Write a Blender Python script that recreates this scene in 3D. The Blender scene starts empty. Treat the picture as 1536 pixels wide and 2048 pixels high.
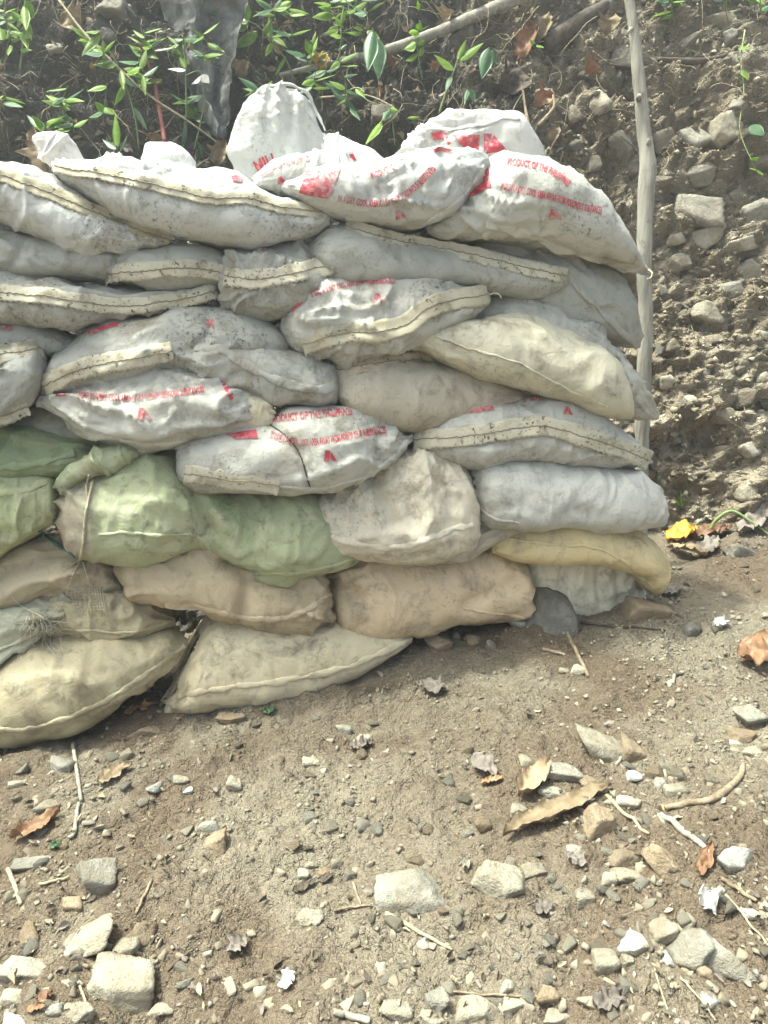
import bpy, bmesh, math, random
import numpy as np
from mathutils import Vector, Matrix
from mathutils.bvhtree import BVHTree

# ---------------------------------------------------------------- camera, sky, sun, exposure
scene = bpy.context.scene
R = math.radians
W, H = 1536.0, 2048.0
LENS, SENS = 26.0, 36.0
FPX = LENS / SENS * H
CAM = np.array([0.0, 0.0, 1.10])
PITCH = R(19.0)

cam_data = bpy.data.cameras.new('camera')
cam_data.sensor_fit = 'VERTICAL'
cam_data.sensor_height = SENS
cam_data.sensor_width = SENS * 0.75
cam_data.lens = LENS
cam_data.clip_start = 0.02
cam_data.clip_end = 500.0
cam = bpy.data.objects.new('camera', cam_data)
scene.collection.objects.link(cam)
cam.location = CAM
cam.rotation_euler = (R(90) - PITCH, 0, 0)
scene.camera = cam

SUN = np.array([-0.42, 0.06, 1.0]); SUN = SUN / np.linalg.norm(SUN)
sun_el = math.asin(SUN[2]); sun_az = math.atan2(SUN[0], SUN[1])
world = bpy.data.worlds.new('World')
scene.world = world
world.use_nodes = True
wn = world.node_tree.nodes; wl = world.node_tree.links
sky = wn.new('ShaderNodeTexSky'); sky.sky_type = 'NISHITA'; sky.sun_disc = False
sky.sun_elevation = sun_el; sky.sun_rotation = sun_az
sky.air_density = 0.55; sky.dust_density = 9.0; sky.ozone_density = 0.6
bg = wn['Background']; bg.inputs['Strength'].default_value = 0.13
wl.new(sky.outputs['Color'], bg.inputs['Color'])
sl = bpy.data.lights.new('sun', 'SUN'); sl.energy = 2.5; sl.angle = R(5.0); sl.color = (1.0, 0.96, 0.90)
so = bpy.data.objects.new('sun', sl); scene.collection.objects.link(so)
so.rotation_euler = Vector(SUN).to_track_quat('Z', 'Y').to_euler()
so.location = (-3, 4, 9)
vs = scene.view_settings
vs.view_transform = 'Standard'; vs.look = 'None'; vs.gamma = 1.0; vs.use_curve_mapping = False
vs.exposure = 1.58
vs.use_white_balance = True; vs.white_balance_temperature = 6300; vs.white_balance_tint = -6
scene.render.engine = 'CYCLES'
scene.cycles.use_denoising = True
scene.cycles.max_bounces = 5
scene.cycles.diffuse_bounces = 2
scene.cycles.transparent_max_bounces = 6

# ---------------------------------------------------------------- projection helpers
cp, sp_ = math.cos(PITCH), math.sin(PITCH)
def ray(px, py):
    """world direction (unit depth along the optical axis) of photo pixels"""
    px = np.asarray(px, float); py = np.asarray(py, float)
    a = (px - W / 2) / FPX; b = -(py - H / 2) / FPX
    return np.stack([a, cp + b * sp_, b * cp - sp_], -1)
def project(P):
    D = P - CAM
    dep = D[:, 1] * cp - D[:, 2] * sp_
    up = D[:, 1] * sp_ + D[:, 2] * cp
    return np.stack([W / 2 + FPX * D[:, 0] / dep, H / 2 - FPX * up / dep], -1), dep

YAW = 0.235; LEAN = 0.10                       # the wall runs nearer on the left and leans back
WN = np.array([-YAW, 1.0, -LEAN]); WN = WN / np.linalg.norm(WN)
W0 = np.array([0.86, 2.26, 0.0])
FRONT = -WN
def wall_pt(px, py, d=0.0):
    r = ray(px, py)
    t = (np.dot(W0 - CAM, WN) - d) / (r @ WN)
    return CAM + r * t[..., None]

# ---------------------------------------------------------------- noise
_rng = np.random.RandomState(7)
_perm = np.concatenate([_rng.permutation(256)] * 3)
_grad = np.array([[1,1,0],[-1,1,0],[1,-1,0],[-1,-1,0],[1,0,1],[-1,0,1],[1,0,-1],[-1,0,-1],[0,1,1],[0,-1,1],[0,1,-1],[0,-1,-1]], float)
def perlin(P):
    P = np.asarray(P, float)
    i = np.floor(P).astype(int); f = P - i; i = i & 255
    u = f * f * f * (f * (f * 6 - 15) + 10)
    def g(dx, dy, dz):
        h = _perm[_perm[_perm[i[..., 0] + dx] + i[..., 1] + dy] + i[..., 2] + dz] % 12
        G = _grad[h]
        return G[..., 0] * (f[..., 0] - dx) + G[..., 1] * (f[..., 1] - dy) + G[..., 2] * (f[..., 2] - dz)
    def L(a, b, t): return a + (b - a) * t
    x0 = L(L(g(0,0,0), g(1,0,0), u[..., 0]), L(g(0,1,0), g(1,1,0), u[..., 0]), u[..., 1])
    x1 = L(L(g(0,0,1), g(1,0,1), u[..., 0]), L(g(0,1,1), g(1,1,1), u[..., 0]), u[..., 1])
    return L(x0, x1, u[..., 2])
def fbm(P, oct=4, gain=0.5, lac=2.03):
    s = 0; a = 1.0; Q = np.asarray(P, float)
    for k in range(oct):
        s = s + a * perlin(Q + 13.7 * k); Q = Q * lac; a *= gain
    return s
def ridged(P, oct=3, gain=0.55, lac=2.1, k=2.0):
    s = 0; a = 1.0; Q = np.asarray(P, float)
    for j in range(oct):
        s = s + a * (1 - np.abs(perlin(Q + 7.3 * j)) * 1.6).clip(0, 1) ** k; Q = Q * lac; a *= gain
    return s
def sstep(a, b, x):
    t = np.clip((x - a) / (b - a), 0, 1); return t * t * (3 - 2 * t)
def spline(pts, n):
    """Catmull-Rom through pts (k, dims), resampled to n by chord length"""
    p = np.asarray(pts, float)
    if len(p) == 2:
        t = np.linspace(0, 1, n)[:, None]; return p[0] * (1 - t) + p[1] * t
    m = p.reshape(len(p), -1)
    mid = m if m.shape[1] <= 3 else (m[:, :2] + m[:, 2:4]) / 2
    seg = np.linalg.norm(np.diff(mid, axis=0), axis=1) ** 0.75 + 1e-6
    k = np.concatenate([[0], np.cumsum(seg)])
    d = np.gradient(m, k, axis=0)
    x = np.linspace(0, k[-1], n)
    j = np.clip(np.searchsorted(k, x, side='right') - 1, 0, len(k) - 2)
    h = (k[j + 1] - k[j])[:, None]; t = ((x - k[j]) / h[:, 0])[:, None]
    h00 = 2*t**3 - 3*t**2 + 1; h10 = t**3 - 2*t**2 + t; h01 = -2*t**3 + 3*t**2; h11 = t**3 - t**2
    out = h00 * m[j] + h10 * h * d[j] + h01 * m[j + 1] + h11 * h * d[j + 1]
    return out

# ---------------------------------------------------------------- object helpers
COL = scene.collection
def origin_of(o):
    v = np.zeros(3)
    while o is not None:
        v = v + np.array(o.location); o = o.parent
    return v
def mesh_from(name, V, F, mat, smooth=True, uv=None):
    me = bpy.data.meshes.new(name)
    V = np.asarray(V, float)
    if isinstance(F, np.ndarray):
        n, k = F.shape
        me.vertices.add(len(V)); me.vertices.foreach_set('co', V.ravel())
        me.loops.add(n * k); me.loops.foreach_set('vertex_index', F.ravel().astype(np.int32))
        me.polygons.add(n)
        me.polygons.foreach_set('loop_start', np.arange(0, n * k, k, dtype=np.int32))
        try: me.polygons.foreach_set('loop_total', np.full(n, k, dtype=np.int32))
        except Exception: pass
        me.update(calc_edges=True)
        me.validate()
    else:
        me.from_pydata([tuple(v) for v in V], [], [tuple(f) for f in F]); me.update()
    if smooth: me.polygons.foreach_set('use_smooth', np.ones(len(me.polygons), bool))
    if uv is not None:
        li = np.zeros(len(me.loops), np.int32); me.loops.foreach_get('vertex_index', li)
        l = me.uv_layers.new(name='UVMap'); l.data.foreach_set('uv', np.asarray(uv)[li].ravel())
    if mat is not None: me.materials.append(mat)
    return me
def link(name, me, parent=None, loc=None):
    o = bpy.data.objects.new(name, me); COL.objects.link(o)
    if parent is not None: o.parent = parent
    if loc is not None: o.location = loc
    return o
def tag(o, label=None, cat=None, group=None, kind=None):
    if label: o['label'] = label
    if cat: o['category'] = cat
    if group: o['group'] = group
    if kind: o['kind'] = kind
    return o
def empty(name, loc):
    o = bpy.data.objects.new(name, None); COL.objects.link(o); o.location = tuple(loc); o.empty_display_size = 0.05
    return o
def part(name, V, F, mat, parent=None, smooth=True, uv=None):
    V = np.asarray(V, float)
    if parent is None:
        c = V.mean(0); c[2] = V[:, 2].min()
        return link(name, mesh_from(name, V - c, F, mat, smooth, uv), None, tuple(c))
    return link(name, mesh_from(name, V - origin_of(parent), F, mat, smooth, uv), parent)
def grid_faces(n, m, wrap=False):
    """rows n, columns m (columns may wrap)"""
    i = np.arange(n - 1)[:, None]; j = np.arange(m if wrap else m - 1)[None, :]
    j2 = (j + 1) % m
    a = i * m + j; b = i * m + j2; c = (i + 1) * m + j2; d = (i + 1) * m + j
    return np.stack([a, b, c, d], -1).reshape(-1, 4)
def tube(pts, rad, sides=6):
    """closed-end tube through pts (n,3) with radii (n,)"""
    p = np.asarray(pts, float); n = len(p)
    rad = np.broadcast_to(np.asarray(rad, float), (n,))
    t = np.gradient(p, axis=0); t /= np.linalg.norm(t, axis=1)[:, None] + 1e-9
    ref = np.where(np.abs(t[:, 2:3]) > 0.9, np.array([[1.0, 0, 0]]), np.array([[0, 0, 1.0]]))
    a = np.cross(t, ref); a /= np.linalg.norm(a, axis=1)[:, None] + 1e-9
    for i in range(1, n):
        if np.dot(a[i], a[i - 1]) < 0: a[i] = -a[i]
    b = np.cross(t, a)
    th = np.arange(sides) / sides * 2 * np.pi
    V = p[:, None] + rad[:, None, None] * (np.cos(th)[None, :, None] * a[:, None] + np.sin(th)[None, :, None] * b[:, None])
    V = V.reshape(-1, 3)
    F = [tuple(f) for f in grid_faces(n, sides, True)]
    F.append(tuple(range(sides))[::-1]); F.append(tuple((n - 1) * sides + k for k in range(sides)))
    return V, F

# ---------------------------------------------------------------- materials
def new_mat(name):
    m = bpy.data.materials.new(name); m.use_nodes = True
    nt = m.node_tree
    return m, nt.nodes, nt.links, nt.nodes['Principled BSDF']
def N(nodes, t, **kw):
    n = nodes.new(t)
    for k, v in kw.items():
        if k in n.inputs: n.inputs[k].default_value = v
        else: setattr(n, k, v)
    return n
def noise(nodes, links, vec, scale, detail=4.0, rough=0.55, dist=0.0):
    n = nodes.new('ShaderNodeTexNoise'); n.inputs['Scale'].default_value = scale
    n.inputs['Detail'].default_value = detail; n.inputs['Roughness'].default_value = rough; n.inputs['Distortion'].default_value = dist
    links.new(vec, n.inputs['Vector']); return n.outputs['Fac']
def ramp(nodes, links, fac, lo, hi):
    m = nodes.new('ShaderNodeMapRange'); m.inputs['From Min'].default_value = lo; m.inputs['From Max'].default_value = hi
    m.clamp = True; m.interpolation_type = 'SMOOTHSTEP'
    links.new(fac, m.inputs['Value']); return m.outputs['Result']
def mul(nodes, links, a, b):
    m = nodes.new('ShaderNodeMath'); m.operation = 'MULTIPLY'
    for k, x in enumerate((a, b)):
        if isinstance(x, (int, float)): m.inputs[k].default_value = x
        else: links.new(x, m.inputs[k])
    return m.outputs[0]
def add(nodes, links, a, b):
    m = nodes.new('ShaderNodeMath'); m.operation = 'ADD'
    for k, x in enumerate((a, b)):
        if isinstance(x, (int, float)): m.inputs[k].default_value = x
        else: links.new(x, m.inputs[k])
    return m.outputs[0]
def mix(nodes, links, fac, a, b):
    m = nodes.new('ShaderNodeMix'); m.data_type = 'RGBA'
    if isinstance(fac, (int, float)): m.inputs[0].default_value = fac
    else: links.new(fac, m.inputs[0])
    for k, x in ((6, a), (7, b)):
        if isinstance(x, tuple): m.inputs[k].default_value = (*x[:3], 1)
        else: links.new(x, m.inputs[k])
    return m.outputs[2]
def obj_vec(nodes, links, off=(0, 0, 0)):
    tc = nodes.new('ShaderNodeTexCoord'); mp = nodes.new('ShaderNodeMapping'); mp.inputs['Location'].default_value = off
    links.new(tc.outputs['Object'], mp.inputs['Vector']); return mp.outputs['Vector'], tc
def bump(nodes, links, h, strength, dist, bsdf, prev=None):
    b = nodes.new('ShaderNodeBump'); b.inputs['Strength'].default_value = strength; b.inputs['Distance'].default_value = dist
    links.new(h, b.inputs['Height'])
    if prev is not None: links.new(prev, b.inputs['Normal'])
    links.new(b.outputs['Normal'], bsdf.inputs['Normal']); return b.outputs['Normal']

def sack_mat(name, base, dirt=0.5, speck=0.5, stain=(0.20, 0.155, 0.095), seed=0, weave=0.35, tint2=None, rough=0.42, thin=0.0):
    m, n, l, bs = new_mat(name)
    v, tc = obj_vec(n, l, (seed * 3.1, seed * 1.7, seed * 0.9))
    big = noise(n, l, v, 4.5, 4, 0.6, 0.4)
    c = mix(n, l, mul(n, l, ramp(n, l, big, 0.35, 0.7), 0.35), base, tuple(x * 0.82 for x in base))
    if tint2 is not None:
        col2, x0, x1 = tint2
        sx = n.new('ShaderNodeSeparateXYZ'); l.new(tc.outputs['Object'], sx.inputs[0])
        wob = add(n, l, sx.outputs['X'], mul(n, l, noise(n, l, v, 9, 3), 0.12))
        c = mix(n, l, ramp(n, l, wob, x0, x1), col2, c)
    # rubbed-in earth, its own blotches
    e = ramp(n, l, noise(n, l, v, 7.0, 6, 0.68, 0.8), 0.56 - 0.14 * dirt, 0.80 - 0.1 * dirt)
    c = mix(n, l, mul(n, l, e, 0.75), c, stain)
    g = ramp(n, l, noise(n, l, v, 16.0, 5, 0.74, 0.6), 0.50, 0.74)
    c = mix(n, l, mul(n, l, g, 0.45 + 0.50 * dirt), c, (0.18, 0.155, 0.11))
    g2 = ramp(n, l, noise(n, l, v, 5.2, 6, 0.72, 1.1), 0.545, 0.72)
    c = mix(n, l, mul(n, l, g2, 0.35 + 0.45 * speck), c, (0.145, 0.128, 0.095))
    # dark mud specks gathered in patches
    patch = ramp(n, l, noise(n, l, v, 5.0, 4, 0.7, 0.6), 0.46, 0.66)
    s1 = ramp(n, l, noise(n, l, v, 95.0, 4, 0.75), 0.545 - 0.05 * speck, 0.70 - 0.05 * speck)
    s2 = ramp(n, l, noise(n, l, v, 24.0, 5, 0.78, 1.4), 0.56 - 0.06 * speck, 0.80 - 0.05 * speck)
    c = mix(n, l, mul(n, l, mul(n, l, s1, patch), min(1.0, 0.45 + 0.5 * speck)), c, (0.045, 0.038, 0.028))
    c = mix(n, l, mul(n, l, mul(n, l, s2, patch), min(0.8, 0.3 + 0.5 * speck)), c, (0.07, 0.06, 0.042))
    l.new(c, bs.inputs['Base Color'])
    bs.inputs['Roughness'].default_value = rough
    bs.inputs['Specular IOR Level'].default_value = 0.45
    # woven tape and small crumple
    uv = n.new('ShaderNodeUVMap')
    w1 = N(n, 'ShaderNodeTexWave', Scale=120.0, Distortion=2.5, Detail=2.0); w1.bands_direction = 'Y'; l.new(uv.outputs[0], w1.inputs['Vector'])
    w2 = N(n, 'ShaderNodeTexWave', Scale=120.0, Distortion=2.5, Detail=2.0); w2.bands_direction = 'X'; l.new(uv.outputs[0], w2.inputs['Vector'])
    b1 = bump(n, l, add(n, l, w1.outputs['Fac'], mul(n, l, w2.outputs['Fac'], 0.6)), weave, 0.0011, bs)
    cr = noise(n, l, v, 26.0, 6, 0.6, 2.2)
    bump(n, l, cr, 0.40, 0.008, bs, b1)
    if thin > 0:
        tr = n.new('ShaderNodeBsdfTranslucent'); l.new(c, tr.inputs['Color'])
        mx = n.new('ShaderNodeMixShader'); mx.inputs[0].default_value = thin
        l.new(bs.outputs[0], mx.inputs[1]); l.new(tr.outputs[0], mx.inputs[2]); l.new(mx.outputs[0], n['Material Output'].inputs['Surface'])
    return m
def tape_mat(name, base=(0.56, 0.51, 0.36), seed=0):
    m, n, l, bs = new_mat(name)
    v, tc = obj_vec(n, l, (seed * 1.3, seed, 0))
    c = mix(n, l, mul(n, l, ramp(n, l, noise(n, l, v, 18, 5, 0.7, 0.5), 0.46, 0.72), 0.8), base, (0.23, 0.185, 0.12))
    s = mul(n, l, ramp(n, l, noise(n, l, v, 85, 3, 0.7), 0.57, 0.64), ramp(n, l, noise(n, l, v, 10, 2), 0.38, 0.58))
    c = mix(n, l, mul(n, l, s, 0.85), c, (0.05, 0.042, 0.03))
    l.new(c, bs.inputs['Base Color']); bs.inputs['Roughness'].default_value = 0.75
    bs.inputs['Specular IOR Level'].default_value = 0.2
    bump(n, l, noise(n, l, v, 120, 4, 0.6), 0.5, 0.002, bs)
    return m
def print_mat():
    m, n, l, bs = new_mat('red_print')
    v, tc = obj_vec(n, l)
    w = ramp(n, l, add(n, l, mul(n, l, noise(n, l, v, 90, 5, 0.75), 0.6), mul(n, l, noise(n, l, v, 11, 3), 0.4)), 0.46, 0.60)
    c = mix(n, l, mul(n, l, w, 0.75), (0.44, 0.040, 0.065), (0.50, 0.36, 0.34))
    l.new(c, bs.inputs['Base Color']); bs.inputs['Roughness'].default_value = 0.5
    return m
def earth_mat(name, cols, scale=1.0, humus=None):
    """soil: several earth tones by noise; humus = (object axis vector rule) a darker leaf-mould zone"""
    m, n, l, bs = new_mat(name)
    tc = n.new('ShaderNodeTexCoord'); v = tc.outputs['Object']
    c = mix(n, l, ramp(n, l, noise(n, l, v, 1.5 * scale, 6, 0.62, 0.6), 0.40, 0.62), cols[0], cols[1])
    c = mix(n, l, ramp(n, l, noise(n, l, v, 9 * scale, 6, 0.7, 0.3), 0.48, 0.72), c, cols[2])
    g = noise(n, l, v, 130 * scale, 4, 0.8)
    c = mix(n, l, mul(n, l, ramp(n, l, g, 0.55, 0.72), 0.55), c, tuple(min(1, x * 1.55) for x in cols[1]))
    c = mix(n, l, mul(n, l, ramp(n, l, noise(n, l, v, 70 * scale, 4, 0.8), 0.56, 0.70), 0.3), c, tuple(x * 0.6 for x in cols[0]))
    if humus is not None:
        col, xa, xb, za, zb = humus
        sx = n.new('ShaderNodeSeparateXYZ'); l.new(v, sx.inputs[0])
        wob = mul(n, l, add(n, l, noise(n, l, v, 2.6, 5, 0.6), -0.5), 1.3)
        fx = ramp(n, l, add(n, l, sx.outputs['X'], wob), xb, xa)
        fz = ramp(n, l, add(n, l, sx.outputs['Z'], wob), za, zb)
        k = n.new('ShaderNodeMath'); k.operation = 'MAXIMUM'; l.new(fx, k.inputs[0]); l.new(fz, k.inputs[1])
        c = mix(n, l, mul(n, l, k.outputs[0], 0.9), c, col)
    l.new(c, bs.inputs['Base Color']); bs.inputs['Roughness'].default_value = 0.95
    bs.inputs['Specular IOR Level'].default_value = 0.15
    b1 = bump(n, l, noise(n, l, v, 48 * scale, 5, 0.8), 1.0, 0.022, bs)
    b2 = bump(n, l, noise(n, l, v, 240 * scale, 2, 0.8), 1.0, 0.006, bs, b1)
    wv = n.new('ShaderNodeVectorMath'); wv.operation = 'MULTIPLY_ADD'
    nz_ = n.new('ShaderNodeTexNoise'); nz_.inputs['Scale'].default_value = 30; l.new(v, nz_.inputs['Vector'])
    l.new(nz_.outputs['Color'], wv.inputs[0]); wv.inputs[1].default_value = (0.03, 0.03, 0.03); l.new(v, wv.inputs[2])
    for sc_, ds_ in ((85, 0.012), (210, 0.006)):
        vo = n.new('ShaderNodeTexVoronoi'); vo.inputs['Scale'].default_value = sc_ * scale; l.new(wv.outputs[0], vo.inputs['Vector'])
        iv = n.new('ShaderNodeMath'); iv.operation = 'SUBTRACT'; iv.inputs[0].default_value = 1.0; l.new(vo.outputs['Distance'], iv.inputs[1])
        mk = mul(n, l, iv.outputs[0], ramp(n, l, noise(n, l, v, sc_ * 0.12, 3, 0.6), 0.36, 0.6))
        b2 = bump(n, l, mk, 0.8, ds_, bs, b2)
    return m
def stone_mat(name, a, b, dark, seed=0):
    m, n, l, bs = new_mat(name)
    v, tc = obj_vec(n, l, (seed, seed * 2.2, 0))
    inf = n.new('ShaderNodeObjectInfo')
    ad = n.new('ShaderNodeVectorMath'); ad.operation = 'ADD'; l.new(v, ad.inputs[0])
    sc = n.new('ShaderNodeVectorMath'); sc.operation = 'SCALE'; l.new(inf.outputs['Location'], sc.inputs[0]); sc.inputs['Scale'].default_value = 3.0
    l.new(sc.outputs[0], ad.inputs[1]); v = ad.outputs[0]
    c = mix(n, l, ramp(n, l, noise(n, l, v, 12, 5, 0.65, 0.4), 0.38, 0.64), a, b)
    c = mix(n, l, mul(n, l, ramp(n, l, noise(n, l, v, 60, 5, 0.75), 0.52, 0.70), 0.6), c, dark)
    c = mix(n, l, mul(n, l, ramp(n, l, noise(n, l, v, 16, 7, 0.7, 0.5), 0.47, 0.66), 0.7), c, (0.26, 0.212, 0.155))
    hs = n.new('ShaderNodeHueSaturation'); l.new(c, hs.inputs['Color'])
    mr = n.new('ShaderNodeMapRange'); l.new(inf.outputs['Random'], mr.inputs['Value']); mr.inputs['To Min'].default_value = 0.70; mr.inputs['To Max'].default_value = 1.10
    l.new(mr.outputs[0], hs.inputs['Value'])
    l.new(hs.outputs[0], bs.inputs['Base Color']); bs.inputs['Roughness'].default_value = 0.88
    bs.inputs['Specular IOR Level'].default_value = 0.2
    b1 = bump(n, l, noise(n, l, v, 40, 5, 0.75), 0.9, 0.016, bs)
    bump(n, l, noise(n, l, v, 190, 4, 0.7), 0.6, 0.003, bs, b1)
    return m
def leaf_mat(name, a, b, trans=0.45, rough=0.5, scale=40):
    m, n, l, bs = new_mat(name)
    v, tc = obj_vec(n, l)
    inf = n.new('ShaderNodeObjectInfo')
    c = mix(n, l, ramp(n, l, noise(n, l, v, scale, 4, 0.65), 0.36, 0.66), a, b)
    hs = n.new('ShaderNodeHueSaturation'); l.new(c, hs.inputs['Color'])
    mr = n.new('ShaderNodeMapRange'); l.new(inf.outputs['Random'], mr.inputs['Value']); mr.inputs['To Min'].default_value = 0.75; mr.inputs['To Max'].default_value = 1.2
    l.new(mr.outputs[0], hs.inputs['Value'])
    l.new(hs.outputs[0], bs.inputs['Base Color']); bs.inputs['Roughness'].default_value = rough
    tr = n.new('ShaderNodeBsdfTranslucent'); l.new(hs.outputs[0], tr.inputs['Color'])
    mx = n.new('ShaderNodeMixShader'); mx.inputs[0].default_value = trans
    l.new(bs.outputs[0], mx.inputs[1]); l.new(tr.outputs[0], mx.inputs[2])
    l.new(mx.outputs[0], n['Material Output'].inputs['Surface'])
    return m
def wood_mat(name, a, b, axis_scale=(60, 60, 5)):
    m, n, l, bs = new_mat(name)
    tc = n.new('ShaderNodeTexCoord'); mp = n.new('ShaderNodeMapping'); mp.inputs['Scale'].default_value = axis_scale
    l.new(tc.outputs['Object'], mp.inputs['Vector']); v = mp.outputs[0]
    c = mix(n, l, ramp(n, l, noise(n, l, v, 1.0, 5, 0.65), 0.35, 0.66), a, b)
    c = mix(n, l, mul(n, l, ramp(n, l, noise(n, l, tc.outputs['Object'], 22, 5, 0.7), 0.55, 0.72), 0.6), c, tuple(x * 0.4 for x in a))
    l.new(c, bs.inputs['Base Color']); bs.inputs['Roughness'].default_value = 0.85
    bs.inputs['Specular IOR Level'].default_value = 0.2
    bump(n, l, noise(n, l, v, 1.6, 5, 0.7), 0.7, 0.006, bs)
    return m
# ================================================================ the setting: ground and bank
def ground_h(x, y):
    sl = 0.085 * np.tanh((x - 0.86) / 3.0) * 3.0
    P = np.stack([x, y, np.zeros_like(x)], -1)
    h = sl + 0.030 * fbm(P * 1.3 + 3.3, 3) + 0.030 * fbm(P * 5.0, 3) + 0.0095 * fbm(P * 21 + 9, 3, 0.6)
    near = np.exp(-((x / 3.5) ** 2 + ((y - 1.6) / 3.0) ** 2))
    cl = ridged(P * 11 + 2, 2) - 0.9
    h = h + 0.006 * cl * sstep(-0.1, 0.3, fbm(P * 1.7 + 20, 2)) + near * 0.0045 * fbm(P * 70, 2, 0.7)
    h = h - 0.45 * sstep(6, 60, np.hypot(x, y)) * 0
    return h
def warp_axis(n, core, far, c):
    t = np.linspace(-1, 1, n)
    return c + core * t + (far - core) * np.sign(t) * np.abs(t) ** 9
gx = warp_axis(460, 1.75, 45, 0.1); gy = warp_axis(420, 1.45, 45, 1.65)
GX, GY = np.meshgrid(gx, gy)
GZ = ground_h(GX, GY)
GV = np.stack([GX, GY, GZ], -1).reshape(-1, 3)
GF = grid_faces(len(gy), len(gx))
M_SOIL = earth_mat('soil', [(0.190, 0.146, 0.103), (0.315, 0.275, 0.208), (0.25, 0.205, 0.150)])
ground = link('ground', mesh_from('ground', GV, GF, M_SOIL)); tag(ground, kind='structure')

def toe_y(x): return 2.86 + 0.20 * np.tanh((x - 1.3) / 4) * 4
def bank_pts(X, S):
    """X along the bank, S up its slope: earth face, then a rounded brow and a gently rising top"""
    brow = 3.35
    ang = R(58)
    ca, sa = math.cos(ang), math.sin(ang)
    up = np.minimum(S, brow); over = np.maximum(S - brow, 0)
    dy = up * ca + over * 0.97; dz = up * sa + over * 0.12
    Y = toe_y(X) - 0.12 + dy; Z = -0.25 + dz
    nrm = np.array([0, -sa, ca])
    P = np.stack([X, Y, Z], -1)
    lay = fbm(P * np.array([1.1, 1.1, 2.2]), 3)
    d = 0.12 * lay + 0.075 * (ridged(P * 2.6 + 4, 3, 0.6) - 1.0) + 0.038 * fbm(P * 8 + 2, 3, 0.6)
    step = perlin(P * np.array([0.9, 0.9, 3.1]) + 17)
    d = d + 0.06 * sstep(-0.04, 0.10, step)
    clod = ridged(P * 15 + 1, 3, 0.6) - 0.9
    d = d - 0.030 * clod + 0.011 * fbm(P * 38, 2, 0.7) + 0.005 * fbm(P * 95, 2, 0.7)
    # the dark hollow behind the left half of the stack
    hol = sstep(0.55, -0.35, X) * sstep(0.9, 1.5, Z) * sstep(2.9, 2.1, Z)
    d = d - 0.12 * hol
    d = d * sstep(9.0, 4.0, S) * sstep(25, 8, np.abs(X))
    P = P + nrm * d[..., None]
    return P
bx_ = warp_axis(520, 2.2, 40, 0.1)
bs_ = np.concatenate([np.linspace(0, 3.4, 400), 3.4 + (np.linspace(0, 1, 40)[1:] ** 2.2) * 34])
BX, BS = np.meshgrid(bx_, bs_)
BP = bank_pts(BX, BS)
BV = BP.reshape(-1, 3); BF = grid_faces(len(bs_), len(bx_))
M_BANK = earth_mat('bank_earth', [(0.29, 0.24, 0.17), (0.47, 0.41, 0.315), (0.38, 0.325, 0.24)], humus=((0.130, 0.122, 0.105), 0.30, 0.70, 2.2, 2.6))  # leaf mould, its tone lifted to put lens glare into the colour
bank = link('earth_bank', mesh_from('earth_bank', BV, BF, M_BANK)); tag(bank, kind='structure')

def near_bvh(V, F, box):
    """ray tree of the part of a sheet around the view"""
    c = V[F].mean(1)
    k = (c[:, 0] > box[0]) & (c[:, 0] < box[1]) & (c[:, 1] > box[2]) & (c[:, 1] < box[3])
    f = F[k]; used = np.unique(f); mp = np.zeros(len(V), int); mp[used] = np.arange(len(used))
    return BVHTree.FromPolygons(V[used].tolist(), mp[f].tolist())
T_GROUND = near_bvh(GV, GF, (-2.2, 2.6, 0.1, 3.6))
T_BANK = near_bvh(BV, BF, (-3.4, 3.6, 1.5, 7.0))
def cast(tree, px, py):
    d = ray(px, py)
    h = tree.ray_cast(Vector(CAM), Vector(d))
    if h[0] is None: return None, None
    n = np.array(h[1]); p = np.array(h[0])
    if np.dot(n, d) > 0: n = -n
    return p, n
def ground_pt(px, py):
    p, n = cast(T_GROUND, px, py)
    if p is None:
        d = ray(px, py); t = -(CAM[2]) / d[2]; p = CAM + d * t; n = np.array([0, 0, 1.0])
    return p, n
def bank_pt(px, py):
    p, n = cast(T_BANK, px, py)
    if p is None:
        d = ray(px, py); p = CAM + d * 3.2; n = np.array([0, -0.88, 0.47])
    return p, n
def depth_of(p):
    D = np.asarray(p) - CAM; return D[1] * cp - D[2] * sp_
# ================================================================ the sacks
M_TAPE = [tape_mat('seam_tape_%d' % k, c, k) for k, c in enumerate([(0.53, 0.495, 0.385), (0.47, 0.43, 0.32), (0.50, 0.44, 0.33)])]
M_PRINT = print_mat()
PAL = dict(white=(0.58, 0.58, 0.545), grey=(0.41, 0.408, 0.365), pale=(0.515, 0.505, 0.45), cream=(0.58, 0.54, 0.40),
           beige=(0.50, 0.45, 0.355), tan=(0.47, 0.36, 0.235), brown=(0.36, 0.27, 0.175), green=(0.27, 0.37, 0.155), olive=(0.50, 0.435, 0.28),
           sand=(0.67, 0.585, 0.40), yellow=(0.60, 0.44, 0.17), palegreen=(0.44, 0.47, 0.30))
sack_count = [0]

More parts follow.
